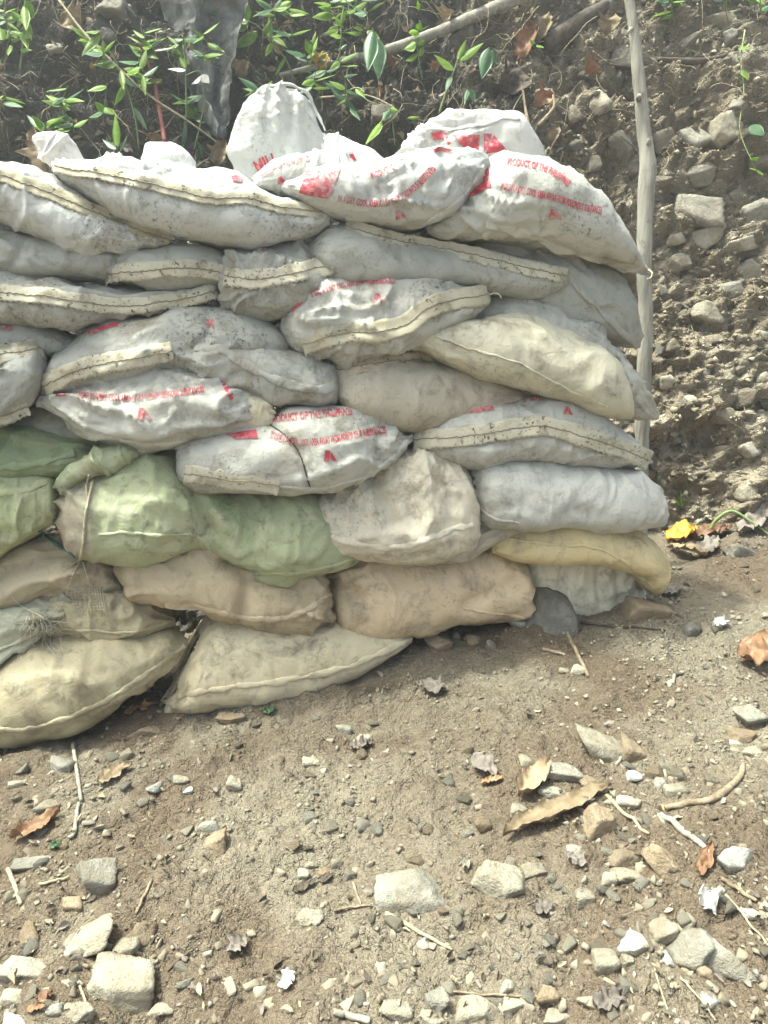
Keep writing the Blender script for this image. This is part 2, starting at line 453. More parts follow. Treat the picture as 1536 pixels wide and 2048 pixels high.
def sack_body(st, d, bulge, back, seed, wr=1.0, nu=130, nv=76, sag=0.18, creases=(), flat=0.8, dslope=0.0):
    st = [s if len(s) == 4 else (s[0], s[1], s[0], s[2]) for s in st]
    S = spline(st, nu)
    u = np.linspace(0, 1, nu)
    dd = d + dslope * (u - 0.5)
    T = np.stack([wall_pt(S[i, 0], S[i, 1], dd[i]) for i in range(nu)]); B = np.stack([wall_pt(S[i, 2], S[i, 3], dd[i]) for i in range(nu)])
    C = (T + B) / 2; Hv = (T - B) / 2
    h = np.linalg.norm(Hv, axis=1); hm = np.percentile(h, 85) + 1e-6
    rel = np.clip(h / hm, 0, 1.15)
    endr = np.minimum(1, (np.minimum(u, 1 - u) / 0.10)) ; endr = np.sqrt(np.clip(endr * (2 - endr), 0, 1))
    b = bulge * rel ** 0.7 * (0.25 + 0.75 * endr); D = back * rel ** 0.4 * (0.2 + 0.8 * endr)
    th = np.arange(nv) / nv * 2 * np.pi + np.pi
    c, s = np.cos(th), np.sin(th)
    sh = np.sign(s) * np.abs(s) ** flat
    fr = np.where(c > 0, np.abs(c) ** 0.95, 0) * (1 - sag * s); bk = np.where(c < 0, np.abs(c) ** 0.7, 0)
    V = C[:, None] + Hv[:, None] * sh[None, :, None] + FRONT * (b[:, None] * fr[None] - D[:, None] * bk[None])[..., None]
    # normals
    du = np.gradient(V, axis=0); dv = (np.roll(V, -1, 1) - np.roll(V, 1, 1))
    n = np.cross(du, dv); n /= np.linalg.norm(n, axis=2)[..., None] + 1e-12
    out = V - C[:, None]
    sgn = np.sign((n * out).sum(2).mean()); n = n * sgn
    axis = C[-1] - C[0]; L = np.linalg.norm(axis); axis = axis / (L + 1e-9)
    upv = np.cross(axis, FRONT); upv /= np.linalg.norm(upv)
    Q = np.stack([(V - C[0]) @ axis, (V - C[0]) @ upv, (V - C[0]) @ FRONT], -1) + seed * 5.17
    lump = fbm(Q * 4.5, 3) * 0.020
    warp = np.stack([perlin(Q * 6 + 3), perlin(Q * 6 + 31), perlin(Q * 6 + 57)], -1) * 0.06
    Qa = Q + warp
    m1 = sstep(-0.1, 0.35, perlin(Q * 3.1 + 71)); m2 = sstep(0.0, 0.4, perlin(Q * 3.3 + 91))
    rA = (ridged(Qa * np.array([3.2, 14, 8]), 2, 0.45, 2.1, 5.0) - 0.4) * m1
    rB = (ridged(Qa * np.array([13, 4, 8]) + 5, 2, 0.45, 2.1, 5.0) - 0.4) * m2
    fine = ridged(Qa * np.array([22, 30, 26]), 2, 0.6, 2.2, 2.0) - 0.8
    # gathers running in from the two ends
    e = np.exp(-u / 0.13) + np.exp(-(1 - u) / 0.13)
    gth = np.stack([np.broadcast_to(np.sin(th) * 3.0, (nu, nv)), np.broadcast_to(np.cos(th) * 3.0, (nu, nv)), np.broadcast_to(u[:, None] * 2.2, (nu, nv))], -1)
    gat = (ridged(gth + seed * 2.3, 2, 0.5, 2.0, 2.5) - 0.7) * e[:, None]
    disp = lump * np.clip(rel, 0.2, 1)[:, None] + wr * (0.0175 * rA + 0.0095 * rB + 0.0014 * fine + 0.008 * gat * np.clip(rel, 0.1, 1)[:, None])
    V = V + n * disp[..., None]
    Vf = V.reshape(-1, 3); nf = n.reshape(-1, 3)
    if creases:
        px, dep = project(Vf)
        facing = ((CAM - Vf) * nf).sum(1) > 0
        for pl, amt, wid in creases:
            p = spline(np.array(pl, float), 60)
            dist = np.full(len(px), 1e9)
            for k in range(60):
                dist = np.minimum(dist, (px[:, 0] - p[k, 0]) ** 2 + (px[:, 1] - p[k, 1]) ** 2)
            g = np.exp(-dist / (2 * wid * wid)) * facing
            Vf = Vf + FRONT * (-amt * g)[:, None]
    F = grid_faces(nu, nv, True)
    F = F[:, ::-1] if sgn < 0 else F
    # end caps: close each end loop on its centre
    V0 = Vf[:nv].mean(0); V1 = Vf[-nv:].mean(0)
    k = len(Vf)
    Vall = np.vstack([Vf, V0, V1])
    a = np.arange(nv); b2 = (a + 1) % nv
    base = (nu - 1) * nv
    uvx = np.broadcast_to(u[:, None] * L, (nu, nv)); uvy = np.broadcast_to(np.arange(nv)[None] / nv * (4 * hm + 1.2 * (bulge + back)), (nu, nv))
    uv = np.vstack([np.stack([uvx, uvy], -1).reshape(-1, 2), [[0, 0], [L, 0]]])
    caps = np.vstack([np.stack([a, b2, np.full(nv, k), np.full(nv, k)], 1), np.stack([base + b2, base + a, np.full(nv, k + 1), np.full(nv, k + 1)], 1)])
    return Vall, F, caps[:, :3], uv

def surf_cast(tree, px, py, dref=None, band=0.035):
    r = ray(px, py)
    h = tree.ray_cast(Vector(CAM), Vector(r))
    dep = None
    if h[0] is not None: dep = depth_of(h[0])
    if dref is not None:
        dep = dref if dep is None else min(max(dep, dref - band), dref + band)
    return None if dep is None else dep

def seam(tree, pl, wid, kind, mat, parent, seed, lift=0.0022):
    """a sewn band along pl (photo px) lying on the sack: kind tape (pinked lower edge, stitched) or hem (narrow rolled edge)"""
    pl = np.array(pl, float)
    Ltot = np.linalg.norm(np.diff(pl, axis=0), axis=1).sum()
    n = max(24, int(Ltot / 3.2)); p = spline(pl, n)
    t = np.gradient(p, axis=0); t /= np.linalg.norm(t, axis=1)[:, None] + 1e-9
    q = np.stack([-t[:, 1], t[:, 0]], -1); q[q[:, 1] < 0] *= -1
    arc = np.linspace(0, Ltot, n); zz = np.zeros(n)
    p = p + q * (2.6 * perlin(np.stack([arc / 38 + seed * 3.1, zz, zz], -1)) + 1.6 * perlin(np.stack([arc / 13 + seed, zz, zz], -1)))[:, None] * 1.5
    dep = [surf_cast(tree, *p[i]) for i in range(n)]
    ok = [i for i in range(n) if dep[i] is not None]
    if not ok: return None
    dep = np.interp(np.arange(n), ok, [dep[i] for i in ok])
    ker = np.ones(9) / 9
    dep = np.convolve(np.pad(dep, 4, mode='edge'), ker, 'valid')
    s = np.linspace(0, Ltot, n)
    rs = np.random.RandomState(seed + 11)
    if kind == 'tape':
        cross = np.array([-1.0, -0.72, -0.42, -0.12, 0.0, 0.12, 0.42, 0.72, 1.0])
        prof = np.array([0.25, 0.6, 0.75, 0.72, 0.55, 0.75, 0.95, 1.15, 1.3])
    else:
        cross = np.array([-1.0, -0.6, -0.2, 0.2, 0.6, 1.0]); prof = np.array([-0.2, 0.4, 0.85, 0.9, 0.6, 0.0])
    wob = perlin(np.stack([s / 45 + seed, np.zeros(n), np.zeros(n)], -1)); wob2 = perlin(np.stack([s / 16 + seed, np.ones(n) * 3, np.zeros(n)], -1))
    q = q.copy()
    G = np.zeros((n, len(cross), 3))
    for j, cr in enumerate(cross):
        w = cr * wid / 2 * ((1 + 0.16 * wob) if kind == 'tape' else (0.75 + 0.7 * wob + 0.35 * wob2).clip(0.3, 1.4))
        if kind == 'tape' and j == len(cross) - 1:
            w = w + 0.22 * wid * (2 * np.abs(((s / 11.0) % 1) - 0.5) - 0.5) * 1.3
        pp = p + q * w[:, None]
        for i in range(n):
            dp = surf_cast(tree, pp[i, 0], pp[i, 1], dep[i], 0.02)
            dp = 0.5 * dp + 0.5 * dep[i]
            lf = lift * prof[j] * (1 + 0.5 * wob[i]) + 0.0035 * wob2[i] * abs(cr) + 0.0025
            G[i, j] = CAM + ray(pp[i, 0], pp[i, 1]) * (dp - lf)
    m = len(cross)
    # smooth along the band a little
    for _ in range(2):
        G[1:-1] = (G[:-2] + 2 * G[1:-1] + G[2:]) / 4
    if kind == 'tape':
        z = 0.0042 * (2 * np.abs(((s / 11.0) % 1) - 0.5) - 0.5)
        up = np.array([0, 0, 1.0]); G[:, -1] -= up * z[:, None]
    Gb = G + (G - CAM) / np.linalg.norm(G - CAM, axis=2)[..., None] * 0.0025
    V = np.vstack([G.reshape(-1, 3), Gb.reshape(-1, 3)])
    f1 = grid_faces(n, m); k = n * m
    F = [tuple(x) for x in f1] + [tuple(x[::-1] + k) for x in f1]
    for i in range(n - 1):
        for j in (0, m - 1):
            a, b = i * m + j, (i + 1) * m + j
            F.append((a, b, b + k, a + k) if j == 0 else (b, a, a + k, b + k))
    for j in range(m - 1):
        for i in (0, n - 1):
            a, b = i * m + j, i * m + j + 1
            F.append((b, a, a + k, b + k) if i == 0 else (a, b, b + k, a + k))
    o = part('seam_tape' if kind == 'tape' else 'hem', V, F, mat, parent)
    if kind == 'tape':      # the stitch thread in the middle of the band
        th = G[:, 4] - (G[:, 4] - CAM) / np.linalg.norm(G[:, 4] - CAM, axis=1)[:, None] * 0.0016
        th = th + np.array([0, 0, 1.0]) * 0.0012 * np.sin(s / 2.2)[:, None]
        tv, tf = tube(th, 0.0013, 4)
        part('stitching', tv, tf, M_THREAD, o)
    return o

FONT_CACHE = {}
def text_mesh(body):
    if body not in FONT_CACHE:
        cu = bpy.data.curves.new('txt', 'FONT'); cu.body = body; cu.size = 1.0; cu.resolution_u = 2; cu.offset = 0.034
        ob = bpy.data.objects.new('txt', cu); COL.objects.link(ob)
        bpy.context.view_layer.update()
        me = bpy.data.meshes.new_from_object(ob.evaluated_get(bpy.context.evaluated_depsgraph_get()))
        bm = bmesh.new(); bm.from_mesh(me)
        bmesh.ops.triangulate(bm, faces=bm.faces)
        bm.normal_update()
        V = np.array([v.co[:2] for v in bm.verts]); bm.verts.index_update()
        F = [tuple(v.index for v in f.verts) for f in bm.faces]
        bm.free(); bpy.data.objects.remove(ob); bpy.data.curves.remove(cu); bpy.data.meshes.remove(me)
        FONT_CACHE[body] = (V, F)
    return FONT_CACHE[body]
def lay_on(tree, P, F, parent, name='print', off=0.0028, mat=None):
    """flat print given in photo px laid onto the sack's skin"""
    V = []; ok = []
    for x, y in P:
        dp = surf_cast(tree, x, y); ok.append(dp is not None); V.append(dp)
    good = [v for v in V if v is not None]
    if not good: return None
    V3 = np.array([CAM + ray(x, y) * ((dp if dp is not None else good[0]) - off) for (x, y), dp in zip(P, V)])
    F = [f for f in F if all(ok[i] for i in f)]
    if not F: return None
    return part(name, V3, F, mat or M_PRINT, parent, smooth=False)
def text_on(tree, body, path, height, parent, span=(0, 1), squeeze=True):
    V, F = text_mesh(body)
    x0, x1 = V[:, 0].min(), V[:, 0].max(); y0, y1 = V[:, 1].min(), V[:, 1].max()
    n = 80; p = spline(np.array(path, float), n)
    t = np.gradient(p, axis=0); t /= np.linalg.norm(t, axis=1)[:, None]; q = np.stack([t[:, 1], -t[:, 0]], -1)
    k = (V[:, 0] - x0) / (x1 - x0) * (n - 1)
    P = np.stack([np.interp(k, np.arange(n), p[:, i]) for i in (0, 1)], -1); Q = np.stack([np.interp(k, np.arange(n), q[:, i]) for i in (0, 1)], -1)
    P = P + Q * (((V[:, 1] - y0) / (y1 - y0) - 0.5) * height * 1.2)[:, None]
    return lay_on(tree, P, F, parent)
def poly_on(tree, poly, parent, cuts=3):
    bm = bmesh.new()
    vs_ = [bm.verts.new((x, y, 0)) for x, y in poly]; bm.faces.new(vs_)
    bmesh.ops.triangulate(bm, faces=bm.faces)
    for _ in range(cuts):
        bmesh.ops.subdivide_edges(bm, edges=[e for e in bm.edges if e.calc_length() > 5], cuts=1, use_grid_fill=True)
        bmesh.ops.triangulate(bm, faces=bm.faces)
    bm.verts.index_update()
    P = [(v.co.x, v.co.y) for v in bm.verts]; F = [tuple(v.index for v in f.verts) for f in bm.faces]; bm.free()
    return lay_on(tree, P, F, parent)
def mark_on(tree, x, y, s, ang, parent):
    """the small two-legged peak emblem"""
    ca, sa = math.cos(ang), math.sin(ang)
    shp = [[(-0.45, -0.55), (0.05, -0.55), (0.02, -0.25), (-0.12, 0.55), (-0.62, 0.55)], [(0.10, -0.35), (0.22, -0.30), (0.75, 0.55), (0.28, 0.50), (0.04, 0.10)]]
    for sh in shp:
        poly_on(tree, [(x + s * (a * ca - b * sa), y + s * (a * sa + b * ca)) for a, b in sh], parent, 1)

m_, n_, l_, b_ = new_mat('thread'); b_.inputs['Base Color'].default_value = (0.27, 0.225, 0.145, 1); b_.inputs['Roughness'].default_value = 0.9; M_THREAD = m_
TREES = {}
STORE = 'STORE IN A DRY, COOL AREA AWAY FROM POISONOUS SUBSTANCES'
PROD = 'PRODUCT OF THE PHILIPPINES'
def make_sack(key, label, st, d=0.0, col='grey', bulge=0.085, back=0.20, wr=1.0, dirt=0.5, speck=0.5, seams=(), prints=(), creases=(), tint2=None,
              cat='sandbag', name='sandbag', group='sandbags stacked in the wall', dslope=0.0, nu=130, nv=76, sag=0.18, flat=0.88, rough=0.42, weave=0.35, thin=0.0, stain=(0.20, 0.155, 0.095)):
    sack_count[0] += 1; seed = sack_count[0]
    V, F, caps, uv = sack_body(st, d, bulge, back, seed, wr, nu, nv, sag, creases, flat, dslope)
    c = V.mean(0); root = empty(name, (c[0], c[1], V[:, 2].min()))
    tag(root, label, cat, group)
    mat = sack_mat('sack_cloth_%d' % seed, PAL[col] if isinstance(col, str) else col, dirt, speck, seed=seed, tint2=tint2, rough=rough, weave=weave, thin=thin, stain=stain)
    Fl = F.tolist() + caps.tolist()
    me = mesh_from('sack_body', V - origin_of(root), Fl, mat, True, uv)
    body = link('sack_body', me, root)
    tree = BVHTree.FromPolygons(V.tolist(), Fl)
    TREES[key] = tree
    for i, sm in enumerate(seams):
        kind, wid, pl = sm[:3]
        mt = M_TAPE[sm[3]] if len(sm) > 3 and isinstance(sm[3], int) else (M_TAPE[seed % 2] if kind == 'tape' else mat)
        seam(tree, pl, wid, kind, mt, root, seed * 7 + i)
    for pr in prints:
        if pr[0] == 'text': text_on(tree, pr[1], pr[2], pr[3], root)
        elif pr[0] == 'poly': poly_on(tree, pr[1], root)
        elif pr[0] == 'mark': mark_on(tree, pr[1], pr[2], pr[3], pr[4], root)
    return root

# ---- top course
make_sack('b1', 'grey mud-specked sandbag slanting down at the far left end of the top course',
    [(-300,285,380),(-150,296,415),(0,318,442),(80,343,474),(150,388,500),(230,438,507),(300,466,500),(346,481,487)], 0.02, 'white', 0.075, speck=0.7,
    seams=[('tape',26*1.2,[(-140,318),(0,350),(100,385),(190,424),(270,456),(342,482)])])
make_sack('b2', 'long grey sandbag on the top course with a cream pinked band running along it',
    [(104,326,342),(150,322,378),(220,319,428),(330,322,470),(420,336,489),(490,354,498),(560,392,488),(630,416,473),(660,430,452)], 0.035, 'white', 0.095, speck=0.6,
    seams=[('tape',24*1.2,[(108,332),(180,343),(250,356),(340,376),(420,395),(500,396),(560,412),(645,424)])],
    prints=[('poly',[(462,352),(474,349),(486,358),(484,364),(466,362)])])
make_sack('f1', 'small twisted white sack end sticking up at the left of the top course',
    [(70,280,76,302),(92,266,84,318),(115,262,95,335),(140,275,110,345),(165,312,135,345),(176,330,165,345)], 0.0, (0.74,0.70,0.665), 0.022, 0.03, 1.3, 0.15, 0.15, name='sack_end', cat='sack', group='loose white sack ends on top of the wall', nu=70, nv=48)
make_sack('f2', 'rounded white sack end peeping out behind the long grey top sandbag',
    [(283,318,336),(292,296,340),(318,287,345),(350,291,345),(375,304,345),(392,324,342)], -0.10, (0.74,0.73,0.71), 0.022, 0.03, 0.25, 0.15, 0.1, name='sack_end', cat='sack', group='loose white sack ends on top of the wall', nu=70, nv=48)
make_sack('f3', 'tall empty white sack mouth standing upright above the top course',
    [(545,168,590,176),(528,172,612,190),(505,190,632,228),(478,232,645,272),(458,276,652,300),(454,300,655,325),(466,335,650,350),(486,368,620,375),(510,380,590,382)], -0.10, (0.76,0.76,0.735), 0.034, 0.03, 1.5, 0.1, 0.25, thin=0.35, name='empty_sack', cat='sack', group='loose white sack ends on top of the wall',
    seams=[('hem',9,[(540,171),(575,170),(612,184),(632,222),(650,262)])],
    prints=[('text','MILL',[(512,338),(535,326),(556,318)],26)], creases=[([(585,210),(575,260),(560,320)],0.012,9),([(520,215),(510,260),(500,300)],-0.008,10),([(610,215),(612,260),(618,300)],0.012,7)], rough=0.36, sag=0.05)
make_sack('f4', 'torn flat white sack edge lying behind the red-printed top sandbag',
    [(640,262,640,340),(665,268,662,345),(695,284,692,345),(715,292,712,345),(740,298,738,345),(768,318,766,340)], -0.09, (0.74,0.75,0.73), 0.012, 0.02, 0.9, 0.1, 0.2, name='sack_edge', cat='sack', group='loose white sack ends on top of the wall', nu=80, nv=48,
    prints=[('poly',[(698,309),(706,307),(713,321),(702,323)])])
make_sack('b3', 'crumpled light sandbag rolled up against the tall white sack mouth',
    [(505,355,378),(530,332,385),(580,313,392),(640,304,392),(690,316,392),(715,330,380)], -0.01, 'white', 0.07, 0.15, 1.3, 0.3, 0.5,
    prints=[('text',PROD,[(522,352),(570,328),(620,315)],9),('poly',[(555,356),(563,352),(570,362),(556,370)])])
make_sack('b4', 'wrinkled white sandbag with a big red print near its left end, top course',
    [(560,366,376),(590,352,398),(625,336,420),(680,328,437),(750,322,455),(800,303,460),(850,294,450),(900,294,425),(940,299,385),(966,308,345),(975,312,322)], 0.045, 'white', 0.105, 0.2, 1.5, 0.35, 0.3,
    seams=[('hem',10,[(690,436),(770,458),(830,455),(890,422),(935,382),(968,330)])],
    prints=[('poly',[(612,344),(632,337),(648,345),(660,362),(668,378),(655,398),(620,392),(598,386),(604,366)]),('poly',[(655,347),(682,333),(676,352),(668,370)]),
            ('text','IN A DRY, COOL AREA AWAY FROM POISONOUS SUBSTANCES',[(676,398),(740,408),(790,402),(835,372),(868,335)],15),('text','PRODUCT OF THE',[(742,352),(775,338),(808,322)],11),('mark',800,429,17,-0.2),
            ('poly',[(858,296),(880,293),(905,300),(896,306),(884,302),(872,304)])],
    creases=[([(800,308),(830,335),(850,372)],0.016,5),([(760,330),(778,360),(782,385)],0.012,5),([(720,335),(738,365),(742,395)],0.010,5),([(880,300),(890,330),(892,355)],0.010,6),([(690,335),(700,360),(706,384)],-0.008,6)], rough=0.33)
make_sack('b5', 'open white sack mouth with red block print behind the right top sandbag',
    [(792,306,800,360),(812,268,815,380),(838,244,840,390),(900,233,900,395),(960,227,960,395),(1010,227,1010,395),(1040,230,1035,390),(1062,262,1060,385),(1088,308,1084,375),(1098,335,1096,360)], -0.05, (0.76,0.74,0.71), 0.040, 0.04, 1.1, 0.12, 0.1, thin=0.3, name='empty_sack', cat='sack', group='loose white sack ends on top of the wall',
    seams=[('hem',10,[(852,258),(920,256),(960,250),(1010,237),(1040,236)])],
    prints=[('poly',[(902,268),(960,270),(957,306),(935,304)]),('poly',[(968,268),(984,267),(976,292),(968,304)]),('poly',[(988,270),(1014,300),(972,308),(978,290)]),('poly',[(862,266),(884,262),(888,278),(866,280)]),('poly',[(888,264),(894,266),(902,288),(896,290)])],
    creases=[([(960,240),(955,280)],0.006,10)], rough=0.36, sag=0.05)
make_sack('b6', 'big grey sandbag with an arched row of red lettering, right end of the top course',
    [(852,446,466),(875,420,478),(915,392,484),(950,345,488),(985,318,486),(1020,311,484),(1090,319,492),(1150,354,510),(1215,416,526),(1255,476,535),(1280,520,540),(1300,540,548)], 0.03, 'pale', 0.12, 0.24, 0.9, 0.4, 0.55,
    seams=[('hem',26,[(972,448),(1010,456),(1060,470),(1110,492),(1160,508),(1230,524),(1300,545)])],
    prints=[('text',PROD,[(1015,322),(1060,328),(1105,342),(1140,368)],12),('text',STORE,[(1000,372),(1060,385),(1120,400),(1165,415),(1204,422)],15),('mark',1110,429,19,0.05),
            ('poly',[(976,330),(982,372),(950,390),(915,402),(930,385),(958,362)])],
    creases=[([(975,325),(950,385),(900,410)],0.012,8)])
# ---- second course
make_sack('b7a', 'grey creased sandbag at the left edge on the second course',
    [(-260,470,560),(-100,462,572),(0,466,570),(70,464,566),(140,472,566),(220,490,560),(300,505,552)], -0.02, 'grey', 0.085, dirt=0.6, creases=[([(50,470),(35,510),(5,545)],0.012,9)])
make_sack('b7b', 'grey sandbag with a straight cream band ending square at its left, second course',
    [(206,536,550),(255,510,566),(320,494,580),(400,488,580),(445,502,575),(475,535,560)], -0.005, 'grey', 0.075, dirt=0.5,
    seams=[('tape',30*1.2,[(210,548),(280,543),(350,536),(410,539),(456,548)],0)])
make_sack('b8', 'plump grey sandbag sagging in the middle under a rising cream band, second course',
    [(440,545,615),(462,505,632),(500,488,645),(550,482,644),(600,484,628),(640,497,600),(690,497,560),(738,500,530)], 0.02, 'grey', 0.10, dirt=0.7, speck=0.5, wr=1.2,
    seams=[('tape',32*1.2,[(448,550),(500,558),(560,552),(630,536),(690,523),(744,512)],0)],
    prints=[('mark',530,493,15,0.1)], creases=[([(612,484),(625,506),(632,530)],0.02,8)])
make_sack('b9', 'long smooth grey sandbag with a cream band, under the wrinkled red-printed top sandbag',
    [(612,490,530),(645,462,555),(690,446,572),(760,458,580),(840,478,582),(920,490,584),(1000,504,590),(1075,522,592),(1120,540,578),(1138,550,565)], 0.015, 'grey', 0.09, dirt=0.25, speck=0.35, wr=0.6,
    seams=[('tape',26*1.2,[(690,452),(740,466),(800,482),(870,494),(950,509),(1040,532),(1134,552)],0)])
make_sack('b10', 'pointed grey sandbag with a slanting edge, hanging at the right below the arched lettering',
    [(945,470,935,560),(1010,468,1000,600),(1060,474,1060,630),(1130,488,1110,655),(1195,512,1165,672),(1245,552,1215,684),(1270,618,1250,694),(1282,696,1272,700)], -0.05, 'grey', 0.075, 0.2, 0.8, 0.3, 0.4,
    seams=[('hem',18,[(1045,484),(1095,510),(1140,556),(1190,610),(1235,655),(1276,694)])])
# ---- third course
make_sack('b11', 'long grey sandbag with a curved cream band at the left, third course',
    [(-260,560,640),(-100,562,650),(0,564,648),(90,562,660),(160,566,662),(230,574,648),(320,578,626),(400,572,605),(440,570,590)], 0.015, 'grey', 0.085, dirt=0.55, speck=0.7,
    seams=[('tape',28*1.2,[(-120,570),(0,584),(90,592),(180,606),(250,612),(320,605),(390,592),(438,580)],0)])
make_sack('b12', 'sandbag with faded red lettering and a folded cream hem, middle of the third course',
    [(562,640,662),(575,606,685),(610,574,708),(660,558,722),(730,551,724),(800,549,712),(860,554,690),(910,566,660),(950,577,630),(978,584,608)], 0.05, 'pale', 0.105, dirt=0.6, speck=0.75,
    seams=[('tape',36*1.2,[(604,690),(660,672),(720,664),(780,660),(825,640),(860,614),(915,598),(976,588)],1)],
    prints=[('text','STORE IN A DRY, COOL AREA AWAY FROM POISONOUS',[(622,590),(680,572),(730,564),(790,562)],13),('mark',757,596,17,0.0),('poly',[(578,610),(602,594),(606,606),(584,624)])],
    creases=[([(890,566),(905,590),(912,610)],0.012,5)])
make_sack('b13', 'grey sandbag with a frayed white edge, behind the plump cream sandbag at the right',
    [(935,625,660),(975,594,690),(1010,583,720),(1075,602,750),(1140,628,785),(1205,672,815),(1255,726,835),(1285,775,840),(1312,826,838)], -0.015, 'pale', 0.085, 0.2, 1.0, 0.5, 0.5,
    seams=[('hem',14,[(1015,586),(1075,606),(1135,628),(1195,668),(1240,716),(1270,770),(1306,826)])], creases=[([(1255,720),(1268,725),(1282,732)],0.01,5)])
# ---- fourth course
make_sack('b14', 'dark grey sandbag end with a scrap of red lettering at the left edge, fourth course',
    [(-200,640,720),(-80,638,722),(0,636,720),(60,642,718),(130,664,712),(185,690,702)], -0.01, 'grey', 0.08, dirt=0.7, prints=[('text','SUBSTANCES',[(-60,650),(-20,651),(25,655)],13)])
make_sack('b15', 'arched grey sandbag with a cream band at its lower left, fourth course',
    [(82,768,790),(105,715,792),(150,680,785),(220,650,775),(310,630,755),(400,618,745),(470,621,735),(530,638,725),(570,665,712),(588,690,705)], 0.02, 'grey', 0.10, dirt=0.6, speck=0.8,
    seams=[('tape',34*1.2,[(86,774),(140,746),(200,728),(260,718),(345,702)],0)],
    prints=[('mark',423,646,14,0.6),('poly',[(175,664),(205,650),(240,643),(235,651),(205,659),(178,672)])], creases=[([(415,640),(418,665),(395,690)],0.012,6)])
make_sack('b16', 'grey sandbag with a dark mud streak and a drooping hem on the fourth course',
    [(330,690,708),(362,674,735),(420,664,770),(490,676,798),(560,688,812),(620,698,816),(660,722,806),(688,756,775)], 0.045, 'grey', 0.095, dirt=0.7, speck=0.9,
    seams=[('hem',24,[(336,697),(390,692),(440,700),(490,728),(540,756),(590,772),(640,780),(672,770)])])
make_sack('b17', 'plump cream sandbag with a stained seam, right of the wall on the fourth course',
    [(812,660,688),(835,642,702),(880,637,728),(950,636,758),(1020,635,778),(1085,640,796),(1145,662,812),(1195,697,828),(1232,748,838),(1254,800,838),(1262,828,834)], 0.06, (0.62,0.58,0.44), 0.12, 0.2, 0.55, 0.45, 0.3,
    seams=[('hem',6,[(822,656),(880,676),(950,700),(1030,724),(1100,760),(1160,790),(1215,815)])])
make_sack('b18', 'beige-grey sandbag drooping to a rounded belly, below the plump cream one',
    [(652,738,758),(672,724,800),(700,714,838),(750,706,862),(805,704,868),(870,714,858),(930,734,845),(1000,762,832),(1060,795,820)], 0.03, 'beige', 0.10, dirt=0.45, speck=0.5, wr=0.8,
    seams=[('tape',28*1.2,[(656,744),(710,732),(770,724),(830,720),(875,722)],2)])
# ---- fifth course
make_sack('b19', 'grey sandbag with two cream bands cut by the left edge of the picture',
    [(-240,690,850),(-120,686,862),(-40,686,862),(20,686,842),(60,688,815),(84,700,780),(94,730,752)], 0.05, 'grey', 0.10, dirt=0.5,
    seams=[('tape',34*1.2,[(-130,730),(-40,716),(20,706),(86,694)],0),('tape',30*1.2,[(-130,850),(-40,842),(10,830),(56,812)],1)])
make_sack('b20', 'sandbag with a full line of red lettering and a puckered cream end',
    [(72,796,812),(110,782,832),(165,762,862),(230,742,882),(290,728,893),(350,722,894),(420,728,886),(470,745,876),(510,775,866),(540,808,850),(552,828,838)], 0.05, 'pale', 0.12, dirt=0.55, speck=0.6,
    prints=[('text',STORE,[(152,790),(220,796),(280,795),(340,788),(408,779)],14),('mark',288,828,22,0.0),('text','MILL',[(456,742),(462,768),(476,792)],28),('poly',[(112,788),(134,784),(130,791),(110,794)])],
    seams=[('hem',10,[(215,874),(290,888),(370,884),(440,872),(500,856),(545,834)])])
make_sack('b20e', 'crumpled cream sack end tucked into the red-lettered sandbag',
    [(480,808,850),(492,800,862),(512,797,862),(532,806,854),(548,824,840)], 0.115, (0.66,0.60,0.44), 0.022, 0.05, 2.6, 0.2, 0.2, name='sack_end', cat='sack', group='loose sack ends on the face of the wall', nu=60, nv=48)
make_sack('b21', 'sandbag with two rows of red lettering crossed by a dark cord, centre of the wall',
    [(352,890,955),(375,872,975),(440,858,982),(520,838,986),(600,814,988),(670,808,980),(730,822,960),(780,850,925),(812,866,895),(826,872,880)], 0.085, 'pale', 0.105, dirt=0.6, speck=0.4,
    seams=[('tape',30*1.2,[(368,948),(430,956),(500,964),(560,972)],0),('hem',12,[(560,974),(630,978),(700,964),(760,936),(818,882)])],
    prints=[('text',PROD,[(538,838),(600,831),(660,825),(705,822)],13),('text',STORE,[(540,870),(600,886),(650,882),(700,872),(772,860)],15),('mark',660,912,20,0.0),('poly',[(450,868),(512,858),(516,876),(470,878)])],
    creases=[([(540,850),(580,880),(605,920),(618,968)],0.012,4)])
make_sack('b22', 'flat sandbag with a red block, upside-down lettering and a cream band, right of the wall',
    [(820,868,884),(850,846,902),(900,820,922),(960,802,932),(1020,794,928),(1090,790,924),(1150,800,932),(1205,832,936),(1250,866,930),(1285,905,928),(1305,922,927)], 0.055, 'pale', 0.105, 0.2, 0.9, 0.5, 0.5,
    seams=[('tape',34*1.2,[(826,878),(890,876),(950,870),(1010,860),(1070,852),(1120,858),(1170,874),(1240,896),(1300,922)],0)],
    prints=[('poly',[(914,814),(985,804),(989,820),(920,828)]),('text','STORE IN A DRY, COOL AREA AWAY FROM',[(1120,795),(1080,794),(1040,798),(1008,803)],12),('mark',1136,821,15,0.1)])
make_sack('b23', 'dark grey sandbag end in the hollow above the green sacks at the left',
    [(10,830,875),(60,812,885),(120,806,890),(190,824,895),(250,860,900)], -0.05, (0.36,0.37,0.33), 0.07, 0.18, 1.0, 0.7)
